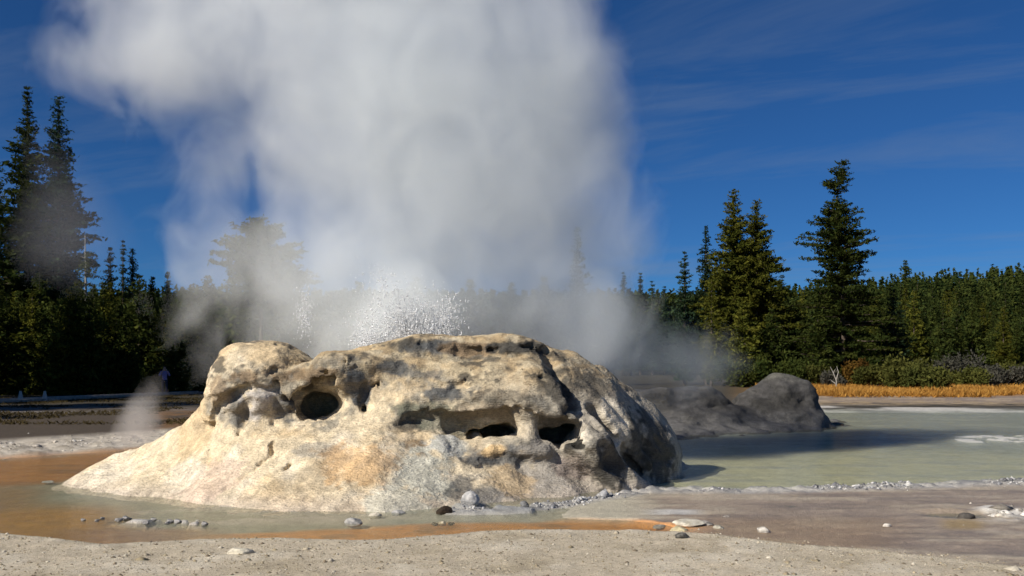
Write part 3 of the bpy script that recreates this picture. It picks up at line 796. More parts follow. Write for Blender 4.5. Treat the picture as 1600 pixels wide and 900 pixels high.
# ------------------------------------------------------------------ vegetation
def quads_to_mesh(name, C, A, B, tint):
    n = len(C)
    V = np.stack([C-A, C+B-.15*A, C+A, C-B-.15*A], 1).reshape(-1, 3)
    me = mesh_from(name, V, np.arange(4*n).reshape(n, 4), 4)
    vfloat(me, np.repeat(tint, 4), 'tint')
    return me
def conifer_meshes(h, r, base=.06, seed=0, levels=70, per=6, leaf=.34, droop=.25, prof=None, lean=None, skip=0.0, clump=5, limb=True, spread=.22):
    rng = np.random.default_rng(seed)
    axis = (lambda t: np.stack([0*t, 0*t], -1)) if lean is None else lean
    prof = prof or (lambda t: (1-t)**.85*np.minimum(1, .55+2.5*t))
    Cs, As, Bs, Ts = [], [], [], []; segs = []
    zb = base*h
    for i in range(levels):
        t = (i+rng.uniform(-.4, .4))/levels; t = min(max(t, 0), .995)
        z = zb+t*(h-zb)
        gapw = rng.uniform()
        for j in range(per if t < .9 else max(3, per-2)):
            if rng.uniform() < skip: continue
            az = rng.uniform(0, 2*math.pi); Lb = r*float(prof(np.array(t)))*rng.uniform(.55, 1.2)*(1.14 if gapw > .5 else .78)+.06
            d = np.array([math.cos(az), math.sin(az), 0])
            n = max(2, int(Lb/(leaf*.62)))
            s = np.linspace(.18, 1, n)+rng.normal(0, .03, n)
            ax_ = axis(np.array(t))
            o = np.array([ax_[0], ax_[1], z])
            up = (.35*t+.15-droop*(1-t))
            pos = o+d*Lb*s[:, None]; pos[:, 2] += Lb*(up*s-.12*s*s+.10*np.maximum(s-.7, 0))
            tin = np.clip(rng.normal(.42, .22), 0, 1)
            if limb and Lb > .6 and rng.uniform() < .7:
                segs.append((np.stack([o, o+(pos[-1]-o)*.5+[0, 0, -.02*Lb], pos[-1]]), [.010+.016*Lb, .006+.008*Lb, .004]))
            m = clump; q_ = min(1.0, .38+.5*Lb)
            c = np.repeat(pos, m, 0)+rng.normal(0, 1, (n*m, 3))*np.array([1, 1, .6])*q_*leaf*(.25+spread)*(.6+.5*np.repeat(1-abs(s-.55), m))[:, None]
            v = d*.8+rng.normal(0, .65, (n*m, 3))+np.array([0, 0, .22]); v /= np.linalg.norm(v, axis=1, keepdims=True)
            w = np.cross(v, rng.normal(0, 1, (n*m, 3))); w /= np.linalg.norm(w, axis=1, keepdims=True)+1e-9
            ln = leaf*rng.uniform(.55, 1.15, (n*m, 1))*.62*q_
            Cs.append(c); As.append(v*ln); Bs.append(w*ln*.36); Ts.append(np.clip(tin+rng.normal(0, .15, n*m), 0, 1))
    crown = quads_to_mesh('crown', np.concatenate(Cs), np.concatenate(As), np.concatenate(Bs), np.concatenate(Ts))
    ts = np.linspace(0, 1, 14)
    tr = np.concatenate([axis(np.clip((ts*h-zb)/(h-zb), 0, 1)), (ts*h-.15)[:, None]], 1)
    segs.insert(0, (tr, (.012*h+.03)*(1-ts)**.9+.012))
    V, Q = tubes(segs, 5)
    trunk = mesh_from('trunk', V, Q, 4); smooth(trunk)
    return trunk, crown
def make_tree(name, meshes, mat, label, cat, loc, rz=0, group=None):
    t = thing(name, label, cat, loc, rz, group)
    link('trunk', meshes[0], M_BARK, t); link('crown', meshes[1], mat, t)
    return t
def tree_px(px, pytop, Y, wpx, mat, label, seed, name='conifer', group=None, **kw):
    X = (px-800)*Y/F; z = gz(X, Y); h = H-(pytop-PYH)*Y/F-z; r = wpx*.5*Y/F
    return make_tree(name, conifer_meshes(h, r, seed=seed, **kw), mat, label, 'tree', (X, Y, z), 0, group)

# right-hand group
tree_px(1070, 390, 88, 62, M_CONB, 'blue-green spruce at the left edge of the right-hand tree group, shortest of its spires', 1, levels=55, leaf=.33, clump=8)
tree_px(1103, 350, 88, 66, M_CONB, 'blue-green spruce second from the left in the right-hand tree group', 2, levels=62, leaf=.33, clump=8)
pf = lambda t: np.where(t > .72, .30*(1-t)/.28+.06, np.minimum(1, .62+1.1*t)*(1-(t/.72)**2*.62))
tree_px(1146, 294, 85, 112, M_CONY, 'tallest olive green conifer of the right-hand group with a narrow tip', 3, levels=90, leaf=.32, prof=pf, per=7, clump=8)
tree_px(1182, 314, 84, 120, M_CONY, 'broad olive conifer right of the tallest in the right-hand group', 4, levels=88, leaf=.32, prof=pf, per=7, clump=8)
tree_px(1112, 436, 80, 46, M_CONY, 'slim bright green young conifer in front of the right-hand tree group', 5, levels=44, leaf=.34)
tree_px(1222, 428, 92, 62, M_CON, 'dark conifer at the right edge of the tall olive group', 6, levels=50, leaf=.34, clump=7)
tree_px(1160, 470, 79, 80, M_CONY, 'low bushy olive conifer at the foot of the tall group, steam drifting before it', 7, levels=36, leaf=.4, per=8)
tree_px(1206, 480, 80, 70, M_CON, 'low dark conifer filling the gap right of the tall olive group', 8, levels=34, leaf=.4, per=8)
tree_px(1245, 470, 84, 66, M_CON, 'dark bushy conifer just left of the ragged leaning tree', 9, levels=36, leaf=.4, per=8)
# the ragged tree with the bent top
def ragged_lean(t):
    t = np.asarray(t, float)
    x = -.55*sstep(.35, .8, t)+.75*sstep(.82, 1.0, t)
    return np.stack([x-.3, 0*t], -1)
rag = lambda t: np.interp(t, [0, .08, .2, .30, .38, .45, .52, .58, .66, .73, .78, .82, .87, .93, 1], [.95, 1.02, 1.0, .90, .64, .50, .54, .60, .48, .40, .16, .10, .24, .20, .08])
tree_px(1322, 252, 80, 168, M_CON, 'tall ragged conifer with a bent thin top and bare gaps, standing alone on the right', 10, levels=88, leaf=.30, prof=rag, lean=ragged_lean, per=7, skip=.2, droop=.18, clump=8)
tree_px(1396, 452, 82, 62, M_CONB, 'dark pointed conifer close against the right side of the ragged tree', 11, levels=46, leaf=.38)
tree_px(1278, 478, 79, 60, M_CON, 'short bushy conifer under the left side of the ragged tree', 12, levels=34, leaf=.38, per=8)
# far spires between the steam and the right-hand group
for k, (px, pt, w) in enumerate([(952, 448, 30), (974, 424, 30), (1001, 425, 28), (1019, 438, 30), (1038, 446, 34), (985, 462, 34)]):
    tree_px(px, pt, 125, w, M_CONB, ['far conifer at the right rim of the big steam plume', 'far tall spire just right of the big steam plume', 'far thin spire midway between the plume and the right-hand group', 'far blunt conifer left of the shortest spruce', 'far conifer touching the left edge of the right-hand group', 'low far conifer between the two thin spires'][k], 20+k, levels=42, leaf=.5, limb=False)
# left-hand pair and neighbours
tall = lambda t: np.where(t > .62, .50*(1-t)/.38+.05, np.minimum(1, .50+.9*t)*(1-.35*sstep(.45, .62, t)))
tree_px(43, 136, 66, 96, M_CON, 'very tall dark conifer, left one of the tallest pair', 31, levels=92, leaf=.33, clump=7, prof=tall, base=.12, per=7, skip=.04)
tree_px(92, 150, 67, 102, M_CONB, 'very tall conifer veiled by steam, right one of the tallest pair', 32, levels=90, leaf=.33, clump=7, prof=tall, base=.14, per=7, skip=.06)
tree_px(-2, 256, 64, 84, M_CON, 'dark conifer cut by the left edge of the view beside the tallest pair', 33, levels=66, leaf=.42, per=5, skip=.15, prof=tall)
t = thing('dead_tree', 'thin bare dead snag with one tuft, right of the tallest pair', 'dead tree', (( 134-800)*62/F, 62, 0))
V, Q = tubes([(np.array([[0, 0, -.1], [.05, 0, 5], [-.05, 0, 10.9]]), [.13, .10, .03]), (np.array([[0, 0, 8.6], [.5, .1, 8.9]]), [.04, .01]), (np.array([[0, 0, 9.3], [-.4, .1, 9.5]]), [.03, .01])], 6)
link('trunk', mesh_from('trunk', V, Q, 4), M_DEAD, t)
crn = conifer_meshes(1.9, .75, seed=88, levels=12, leaf=.3, limb=False)[1]
c_ = link('crown', crn, M_CON, t); c_.location = (.15, 0, 8.0)
tree_px(172, 384, 68, 54, M_CON, 'dark conifer spire rising from the young stand, right of the dead snag', 34, levels=54, leaf=.36)
tree_px(207, 386, 70, 58, M_CONB, 'dark conifer spire next to a thinner one above the young stand', 35, levels=54, leaf=.36)
tree_px(192, 374, 74, 26, M_CON, 'thin spire between the two dark conifers above the young stand', 36, levels=44, leaf=.36)
tree_px(238, 430, 70, 44, M_CON, 'dark conifer at the edge of the steam veil on the left', 37, levels=46, leaf=.36)
tree_px(262, 424, 72, 48, M_CON, 'conifer half veiled by the left fringe of the steam', 38, levels=46, leaf=.36)
round_ = lambda t: np.interp(t, [0, .2, .5, .8, 1], [.6, 1, .85, .5, .1])
tree_px(408, 342, 60, 130, M_CON, 'open-crowned pine seen through the steam behind the hooded lobe', 39, levels=46, leaf=.30, base=.5, per=6, prof=round_, droop=.12, clump=7)
labs = ['conifer veiled by steam left of the open-crowned pine', 'conifer veiled by steam right of the open-crowned pine', 'conifer hidden deep in the steam above the spray', 'conifer hidden in steam behind the cone summit', 'conifer in the dim steam right of the spray', 'conifer in dim steam above the right flank of the cone', 'tree top showing faintly at the right side of the plume', 'conifer in the dim steam above the right cave', 'conifer lost in steam directly above the hooded lobe', 'low conifer in the dim steam beside the far spires']
for k, (px, pt, Y, w) in enumerate([(325, 430, 66, 70), (465, 425, 66, 80), (560, 440, 72, 80), (650, 430, 76, 80), (735, 435, 80, 80), (800, 440, 82, 80), (902, 352, 86, 70), (850, 430, 84, 80), (395, 455, 62, 70), (935, 470, 88, 70)]):
    tree_px(px, pt, Y, w, M_CON, labs[k], 50+k, levels=40, leaf=.5, per=6, limb=False)
# young dense stand on the left
young = [conifer_meshes(6.5, 1.6, seed=60+k, levels=34, per=7, leaf=.34, base=.02, limb=False) for k in range(4)]
spots = []
rng = np.random.default_rng(3)
for px in range(-30, 300, 15):
    spots.append((px+rng.uniform(-6, 6), rng.uniform(54, 58), rng.uniform(.8, 1.08)))
for px in range(-30, 330, 19):
    spots.append((px+rng.uniform(-8, 8), rng.uniform(60, 64), rng.uniform(1.0, 1.32)))
protos = {}
for k, (px, Y, s) in enumerate(spots):
    if px > 212 and Y < 59: Y = 61.0+(k % 3)
    v = k % 4; X = (px-800)*Y/F
    if px > 225: s *= .8
    loc = (X, Y, gz(X, Y)); lab = 'young conifer packed into the dense dark stand below the tall left trees'
    if v not in protos:
        protos[v] = make_tree('young_conifer', young[v], M_CONY if v == 1 else M_CON, lab, 'tree', loc, 0, 'young conifers in the dense left stand')
        protos[v].scale = (s, s, s)
    else: dup(protos[v], loc, rng.uniform(0, 6), s)
# forest continuing out of view on the left, shading the meadow
shade = None
for k, (x, y, s) in enumerate([(-40, 12, 1), (-45, 20, 1.1), (-39, 22, 1.05), (-47, 30, 1.1), (-41, 31, 1.0), (-36, 27, .9), (-38, 44, 1.0)]):
    if shade is None:
        shade = make_tree('conifer', conifer_meshes(20, 4.6, seed=99, levels=60, leaf=.8, per=7, limb=False), M_CON, 'tall forest conifer beyond the left edge of the view', 'tree', (x, y, 0), 0, 'forest conifers beyond the left edge')
    else: dup(shade, (x, y, 0), k, s)
# wooded slope on the right: individual trees in front, the far wood as one mass
hillm = [conifer_meshes(9+k, 2.0+.2*(k % 3), seed=110+k, levels=40, per=6, leaf=.52, base=.03, limb=False, droop=.2) for k in range(5)]
hp = {}
rng = np.random.default_rng(8)
hs = []
for row, (Y0, Y1, n) in enumerate([(98, 106, 24), (110, 122, 34), (128, 145, 40), (152, 172, 44), (180, 205, 44)]):
    for i in range(n):
        px = 1205+(i+rng.uniform(0, 1))*(430/n)
        hs.append((px, rng.uniform(Y0, Y1), rng.uniform(.55, .95) if row < 2 else rng.uniform(.7, 1.1)))
hs.append((1415, 236, 1.75))
for k, (px, Y, s) in enumerate(hs):
    X = (px-800)*Y/F; v = int(rng.integers(0, 5)); lab = 'conifer in the forest on the right-hand slope behind the meadow'; g = 'conifers of the forest on the right-hand slope'
    loc = (X, Y, gz(X, Y)); last = k == len(hs)-1
    if last: lab = 'lone far conifer poking above the skyline of the wooded slope'; g = None
    if v not in hp:
        hp[v] = make_tree('conifer', hillm[v], [M_CON, M_FARW, M_CON, M_CONY, M_FARW][v], lab, 'tree', loc, 0, g); hp[v].scale = (s, s, s)
    else:
        d = dup(hp[v], loc, rng.uniform(0, 6), s, lab)
        if last and 'group' in d: del d['group']
def forest_mass():
    rng = np.random.default_rng(21); V = []; T = []; Cs = []; As = []; Bs = []; Ts = []
    n = 9500
    Y = rng.uniform(105, 420, n); px = rng.uniform(-300, 1900, n); X = (px-800)*Y/F
    ok = ~((px > 1190) & (Y < 205) & (px < 1640)) & ~((px < 1190) & (Y < 132)); X, Y = X[ok], Y[ok]; n = len(X)
    Z = ground_fields(X, Y, False); hh = rng.uniform(7, 12.5, n); rr = hh*rng.uniform(.13, .19, n)
    m = 80
    t = rng.uniform(0, 1, (n, m))**1.25; az = rng.uniform(0, 6.283, (n, m)); rad = rr[:, None]*(1-t)**.8*np.sqrt(rng.uniform(.25, 1, (n, m)))
    C = np.stack([X[:, None]+rad*np.cos(az), Y[:, None]+rad*np.sin(az), Z[:, None]+hh[:, None]*(.04+.95*t)], -1).reshape(-1, 3)
    d = np.stack([np.cos(az), np.sin(az), .25+0*az], -1).reshape(-1, 3)+rng.normal(0, .5, (n*m, 3)); d /= np.linalg.norm(d, axis=1, keepdims=True)
    w = np.cross(d, rng.normal(0, 1, (n*m, 3))); w /= np.linalg.norm(w, axis=1, keepdims=True)
    ln = rng.uniform(.35, .75, (n*m, 1))
    tint = np.clip(np.repeat(rng.normal(.45, .28, n), m)+rng.normal(0, .1, n*m), 0, 1)
    me = quads_to_mesh('far_forest', C, d*ln, w*ln*.55, tint)
    tag(link('far_forest', me, M_FARW), kind='stuff')
forest_mass()

# bushes, sage, dead wood, dry grass
def bush_meshes(w, h, seed, leaf=.12, n=5200):
    rng = np.random.default_rng(seed)
    nl = 9; lc = rng.normal(0, 1, (nl, 3))*[w*.26, w*.2, 0]+[0, 0, h*.42]; lc[:, 2] = rng.uniform(.25, .62, nl)*h
    lr = rng.uniform(.2, .42, nl)
    k = rng.integers(0, nl, n); dv = rng.normal(0, 1, (n, 3)); dv /= np.linalg.norm(dv, axis=1, keepdims=True)
    rad = rng.uniform(.45, 1.06, (n, 1))
    C = lc[k]+dv*rad*lr[k][:, None]*np.array([w*.5, w*.5, h*.8])+rng.normal(0, 1, (n, 3))*np.array([.06*w, .06*w, .09*h]); C[:, 2] = np.maximum(C[:, 2], .03)
    v = dv*.5+rng.normal(0, .6, (n, 3))+[0, 0, .35]; v /= np.linalg.norm(v, axis=1, keepdims=True)
    ww = np.cross(v, rng.normal(0, 1, (n, 3))); ww /= np.linalg.norm(ww, axis=1, keepdims=True)
    ln = leaf*rng.uniform(.5, 1.2, (n, 1))
    fol = quads_to_mesh('foliage', C, v*ln, ww*ln*.42, np.clip(rng.normal(.45, .2, nl)[k]+rng.normal(0, .15, n), 0, 1))
    segs = [(np.stack([[0, 0, -.05], lc[j]*[.5, .5, .55], lc[j]+[0, 0, lr[j]*h*.3]]), [.035, .022, .008]) for j in range(nl)]
    V, Q = tubes(segs, 5); st = mesh_from('stem', V, Q, 4)
    return fol, st
BUSH = [  # px, base py, width px, height px, material, label
    (1272, 602, 62, 40, M_BUSH, 'low olive bush at the left end of the dry grass, by the dark cone'),
    (1300, 606, 40, 26, M_SAGE, 'small grey-green bush round the pale dead stem'),
    (1334, 600, 44, 44, M_RUST, 'rusty orange-leaved bush under the ragged tree'),
    (1362, 607, 60, 40, M_BUSH, 'olive bush in front of the rusty one, at the grass edge'),
    (1400, 610, 84, 58, M_BUSH, 'largest rounded yellow-green bush at the grass edge right of the ragged tree'),
    (1440, 612, 70, 48, M_BUSH, 'yellow-green bush left of the bleached fallen branch'),
    (1466, 590, 96, 54, M_SAGE, 'big silver grey leafless shrub behind the bleached fallen branch'),
    (1500, 600, 70, 36, M_BUSH, 'dark olive bush right of the bleached fallen branch'),
    (1530, 600, 70, 38, M_SAGE, 'grey sagebrush below the far log rail'),
    (1568, 594, 56, 36, M_SAGE, 'grey sagebrush nearest the right edge, above the tan bank'),
    (1586, 574, 40, 40, M_BUSH, 'young bright green shrub at the right edge by the slope'),
    (1240, 598, 70, 50, M_CON, 'dark low shrub behind the tall hump of the rear cone'),
    (1190, 598, 80, 60, M_CON, 'dark shrub left of the tall hump of the rear cone'),
]
for k, (px, py, w, hpx, mat, lab) in enumerate(BUSH):
    Y = min(F*(H-.12)/(py-PYH), 76) if py > 590 else 78
    X = (px-800)*Y/F; t = thing('bush', lab, 'bush', (X, Y, gz(X, Y)))
    top = PYH-(py-hpx-PYH)  # photo row of the top, mirrored about the horizon
    hh = (hpx)*Y/F
    fo, st = bush_meshes(w*Y/F, hh, 400+k, leaf=.16)
    link('foliage', fo, mat, t); link('stem', st, M_DEAD if mat is M_SAGE else M_BARK, t)
def dead_branch(name, label, px, py, Y, paths, cat):
    t_ = []
    X = (px-800)*Y/F; z = gz(X, Y)
    for pts, r0 in paths:
        P_ = np.array([[(a-px)*Y/F, dy, (py-b)*Y/F] for a, b, dy in pts]); t_.append((P_, np.linspace(r0, r0*.35, len(P_))))
    V, Q = tubes(t_, 6); me = mesh_from(name, V, Q, 4); smooth(me)
    o = link(name, me, M_DEAD); o.location = (X, Y, z+.02); tag(o, label, cat)
dead_branch('fallen_branch', 'bleached forked branch lying on the bushes right of the yellow-green ones', 1440, 603, 66, [([(1436, 600, 0), (1455, 597, .1), (1472, 590, .2), (1484, 588, .3)], .10), ([(1455, 597, .1), (1466, 596, -.2), (1476, 601, -.4)], .08), ([(1463, 593, .1), (1466, 589, 0)], .05)], 'branch')
dead_branch('dead_shrub', 'pale bare forked dead stem standing left of the rusty bush', 1306, 603, 70, [([(1306, 604, 0), (1307, 590, 0), (1303, 578, .1), (1298, 568, .1)], .06), ([(1307, 588, 0), (1310, 576, 0), (1308, 567, .1)], .045), ([(1305, 594, 0), (1299, 588, .2)], .035), ([(1303, 578, .1), (1306, 571, .1)], .03)], 'dead plant')
dead_branch('log_rail', 'long pale horizontal log at the foot of the wooded slope on the right', 1500, 573, 92, [([(1495, 571, 0), (1540, 570, .2), (1600, 569, .4), (1640, 569, .6)], .10)], 'log')
def dry_grass():
    rng = np.random.default_rng(31); n = 42000
    Y = rng.uniform(50, 84, n); px = rng.uniform(1180, 1700, n); X = (px-800)*Y/F
    py = PYH+F*H/Y
    dens = fbm(np.stack([X, Y, 0*X], 1), .35, 3, 44)
    ok = (dens > -.28) & ~((px > 1490) & (py > 602) & (py < 612) & (dens < .25)) & (py < 627+4*dens); X, Y, dens = X[ok], Y[ok], dens[ok]; n = len(X)
    Z = ground_fields(X, Y, False); hh = rng.uniform(.14, .42, n)*(1+.5*dens)
    C = np.stack([X, Y, Z+hh*.45], 1); A = np.stack([rng.normal(0, .12, n), rng.normal(0, .12, n), hh*.55], 1)
    B = np.stack([rng.uniform(.015, .035, n), rng.normal(0, .02, n), 0*X], 1)
    me = quads_to_mesh('dry_grass', C, A, B, np.clip(.5+.8*dens+rng.normal(0, .25, n), 0, 1))
    tag(link('dry_grass', me, M_GRASS), kind='stuff')
    # low dark meadow growth on the left
    n = 16000; Y = rng.uniform(26, 56, n); px = rng.uniform(-80, 420, n); X = (px-800)*Y/F
    dens = fbm(np.stack([X, Y, 0*X], 1), .5, 3, 45); py = PYH+F*H/Y
    ok = (dens > .02) & (py < 690); X, Y = X[ok], Y[ok]; n = len(X); Z = ground_fields(X, Y, False); hh = rng.uniform(.05, .22, n)
    hh *= .6
    me = quads_to_mesh('meadow_grass', np.stack([X, Y, Z+hh*.4], 1), np.stack([rng.normal(0, .07, n), rng.normal(0, .07, n), hh*.6], 1), np.stack([rng.uniform(.015, .03, n), 0*X, 0*X], 1), rng.uniform(0, 1, n))
    tag(link('meadow_grass', me, M_MEADOW), kind='stuff')
dry_grass()

# ------------------------------------------------------------------ boardwalk, markers, visitor
def boardwalk():
    A0 = np.array([-27.0, 33.0]); A1 = np.array([-19.6, 58.0]); A2 = np.array([-6.0, 66.0])
    root = thing('boardwalk', 'low grey plank boardwalk crossing the shaded meadow behind the cone', 'boardwalk', (0, 0, 0))
    V = []; Q = []; kV = []; kQ = []
    def box(VL, QL, c, u, w, lu, lw, z0, z1):
        b = len(VL)
        for z in (z0, z1):
            for a, d in ((-1, -1), (1, -1), (1, 1), (-1, 1)):
                p = c+u*a*lu+w*d*lw; VL.append((p[0], p[1], z))
        for f in ((0, 3, 2, 1), (4, 5, 6, 7), (0, 1, 5, 4), (1, 2, 6, 5), (2, 3, 7, 6), (3, 0, 4, 7)): QL.append([b+i for i in f])
    for a, b in ((A0, A1), (A1, A2)):
        d = b-a; ln = np.linalg.norm(d); u = d/ln; w = np.array([-u[1], u[0]])
        n = int(ln/.2)
        for i in range(n): box(V, Q, a+u*(i+.5)*ln/n, u, w, ln/n*.46, .9, .14, .19)
        for s in (-1, 1): box(kV, kQ, a+d/2+w*.84*s, u, w, ln/2, .05, .194, .27)
    link('deck', mesh_from('deck', V, Q, 4), M_DEAD, root); link('edge_beam', mesh_from('edge_beam', kV, kQ, 4), M_DEAD, root)
boardwalk()
M_WHITE = plain_mat('white_paint', (.40, .39, .36), .6, .08, 8)
for k, (px, py, lab) in enumerate([(32, 631, 'small white marker cone by the dark stand, nearer the left edge'), (70, 628, 'small white marker cone by the dark stand, the one farther right')]):
    Y = 44.0; X = (px-800)*Y/F
    bm = bmesh.new()
    prof = [(.17, 0), (.17, .04), (.12, .05), (.05, .34), (.055, .36), (.04, .40), (0, .41)]
    ring = []
    for r_, z_ in prof[:-1]: ring.append([bm.verts.new((r_*math.cos(a*math.pi/6), r_*math.sin(a*math.pi/6), z_)) for a in range(12)])
    for a, b in zip(ring, ring[1:]):
        for i in range(12): bm.faces.new((a[i], a[(i+1) % 12], b[(i+1) % 12], b[i]))
    bm.faces.new(ring[-1])
    me = bpy.data.meshes.new('marker_cone'); bm.to_mesh(me); bm.free()
    o = link('marker_cone', me, M_WHITE); o.location = (X, Y, gz(X, Y)); o.scale = (1.2, 1.2, 1.3); tag(o, lab, 'marker')

def skin_mesh(name, verts, edges, radii, root=0, sub=2):
    me = bpy.data.meshes.new(name); me.from_pydata(verts, edges, [])
    o = bpy.data.objects.new(name, me); COL.objects.link(o)
    o.modifiers.new('s', 'SKIN'); sb = o.modifiers.new('d', 'SUBSURF'); sb.levels = sb.render_levels = sub
    sv = me.skin_vertices[0].data
    for i, r_ in enumerate(radii):
        sv[i].radius = r_ if isinstance(r_, tuple) else (r_, r_); sv[i].use_root = i == root
    dg = bpy.context.evaluated_depsgraph_get(); m2 = bpy.data.meshes.new_from_object(o.evaluated_get(dg))
    bpy.data.objects.remove(o); bpy.data.meshes.remove(me); m2.name = name; smooth(m2)
    return m2
def person():
    Y = 56.0; X = (257-800)*Y/F
    root = thing('person', 'visitor in lavender top and dark trousers behind the boardwalk, hands raised to the face', 'person', (X, Y, gz(X, Y)), R(25))
    skin = plain_mat('skin', (.45, .27, .19), .6, .1, 10); top = plain_mat('lavender_cloth', (.24, .21, .42), .85, .2, 12)
    trou = plain_mat('dark_cloth', (.022, .028, .055), .9, .2, 12); hair = plain_mat('dark_hair', (.035, .022, .015), .7, .3, 30); shoe = plain_mat('dark_shoe', (.03, .03, .03), .6, .2, 20)
    v = [(0, 0, .92), (0, 0, 1.12), (0, 0, 1.32), (0, .0, 1.45), (0, -.01, 1.55), (0, -.02, 1.66), (0, -.02, 1.73)]
    r_ = [(.15, .11), (.13, .10), (.16, .11), (.06, .06), (.055, .06), (.085, .10), (.05, .06)]
    e = [(0, 1), (1, 2), (2, 3), (3, 4), (4, 5), (5, 6)]
    for s in (-1, 1):
        b = len(v)
        v += [(s*.19, 0, 1.39), (s*.30, -.06, 1.16), (s*.16, -.30, 1.40), (s*.10, -.26, 1.52), (s*.07, -.24, 1.60)]
        r_ += [.062, .046, .036, .03, .022]
        e += [(2, b), (b, b+1), (b+1, b+2), (b+2, b+3), (b+3, b+4)]
        b = len(v)
        v += [(s*.10, 0, .84), (s*.12, -.01, .48), (s*.12, .02, .10), (s*.13, -.13, .04)]
        r_ += [.095, .062, .045, .04]
        e += [(0, b), (b, b+1), (b+1, b+2), (b+2, b+3)]
    link('body', skin_mesh('body', v, e, r_), skin, root)
    sv = [(0, 0, .80), (0, 0, 1.12), (0, 0, 1.33), (0, 0, 1.46)]; sr = [(.18, .135), (.155, .125), (.185, .135), (.08, .075)]; se = [(0, 1), (1, 2), (2, 3)]
    for s in (-1, 1):
        b = len(sv); sv += [(s*.195, 0, 1.40), (s*.305, -.06, 1.16), (s*.19, -.25, 1.34)]; sr += [.082, .064, .052]; se += [(2, b), (b, b+1), (b+1, b+2)]
    link('top', skin_mesh('top', sv, se, sr), top, root)
    tv = [(0, 0, 1.04)]; tr_ = [(.165, .125)]; te = []
    for s in (-1, 1):
        b = len(tv); tv += [(s*.10, 0, .84), (s*.12, -.01, .48), (s*.12, .02, .09)]; tr_ += [.115, .082, .068]; te += [(0, b), (b, b+1), (b+1, b+2)]
    link('trousers', skin_mesh('trousers', tv, te, tr_), trou, root)
    link('hair', skin_mesh('hair', [(0, .02, 1.62), (0, .015, 1.70), (0, 0, 1.76)], [(0, 1), (1, 2)], [(.075, .08), (.10, .10), (.06, .06)]), hair, root)
    for s in (-1, 1): link('shoe', skin_mesh('shoe', [(s*.12, .05, .04), (s*.125, -.06, .045), (s*.13, -.18, .035)], [(0, 1), (1, 2)], [(.05, .045), (.055, .045), (.045, .035)]), shoe, root)
person()

# ------------------------------------------------------------------ spray and steam
def spray():
    rng = np.random.default_rng(17); n = 20000
    c = at(632, 545, 14.25); 
    nj = 26
    jx = rng.normal(0, .20, nj); jt = rng.normal(0, .42, nj); jl = .35+np.abs(rng.normal(0, .32, nj)); jl[np.abs(jt) > .5] *= .7
    k = rng.integers(0, nj, n); u = rng.uniform(0, 1, n)**.8
    sx = np.sin(jt)[k]; wd = .03+.16*u
    X = c[0]+jx[k]+sx*u*jl[k]*1.3+rng.normal(0, 1, n)*wd; Y = c[1]+rng.normal(0, .16, n)
    Z = c[2]-.22+jl[k]*(1.9*u-.75*u*u)*np.cos(jt)[k]+rng.normal(0, 1, n)*wd*.8
    j = rng.uniform(0, 1, n) < .07
    X = np.where(j, c[0]+.62+rng.normal(0, .16, n), X); Z = np.where(j, c[2]+.45+rng.normal(0, .20, n), Z)
    j2 = rng.uniform(0, 1, n) < .02
    X = np.where(j2, at(475, 490, 14.2)[0]+rng.normal(0, .07, n), X); Z = np.where(j2, at(475, 490, 14.2)[2]+rng.normal(0, .2, n), Z)
    S = np.minimum(.0038*np.exp(rng.normal(0, .5, n)), .009)
    base = np.array([[1, 1, 1], [-1, -1, 1], [-1, 1, -1], [1, -1, -1], [0, 0, -1.6], [0, 0, 1.6]], float); tri = np.array([[0, 1, 5], [0, 2, 1], [0, 3, 2], [1, 2, 3], [0, 5, 3], [5, 1, 3], [2, 3, 4], [1, 4, 2]])
    V = base[None]*S[:, None, None]*np.array([1, 1, 1.6])*rng.uniform(.7, 1.3, (n, 6, 1))+np.stack([X, Y, Z], 1)[:, None]
    me = mesh_from('water_spray', V.reshape(-1, 3), (tri[None]+6*np.arange(n)[:, None, None]).reshape(-1, 3), 3); smooth(me)
    m, nt, out = new_mat('white_water_drops')
    b = N(nt, 'ShaderNodeBsdfPrincipled'); b.inputs['Base Color'].default_value = (.94, .95, .97, 1); b.inputs['Roughness'].default_value = .2
    L(nt, b.outputs[0], out.inputs[0])
    tag(link('water_spray', me, m), kind='stuff')
spray()

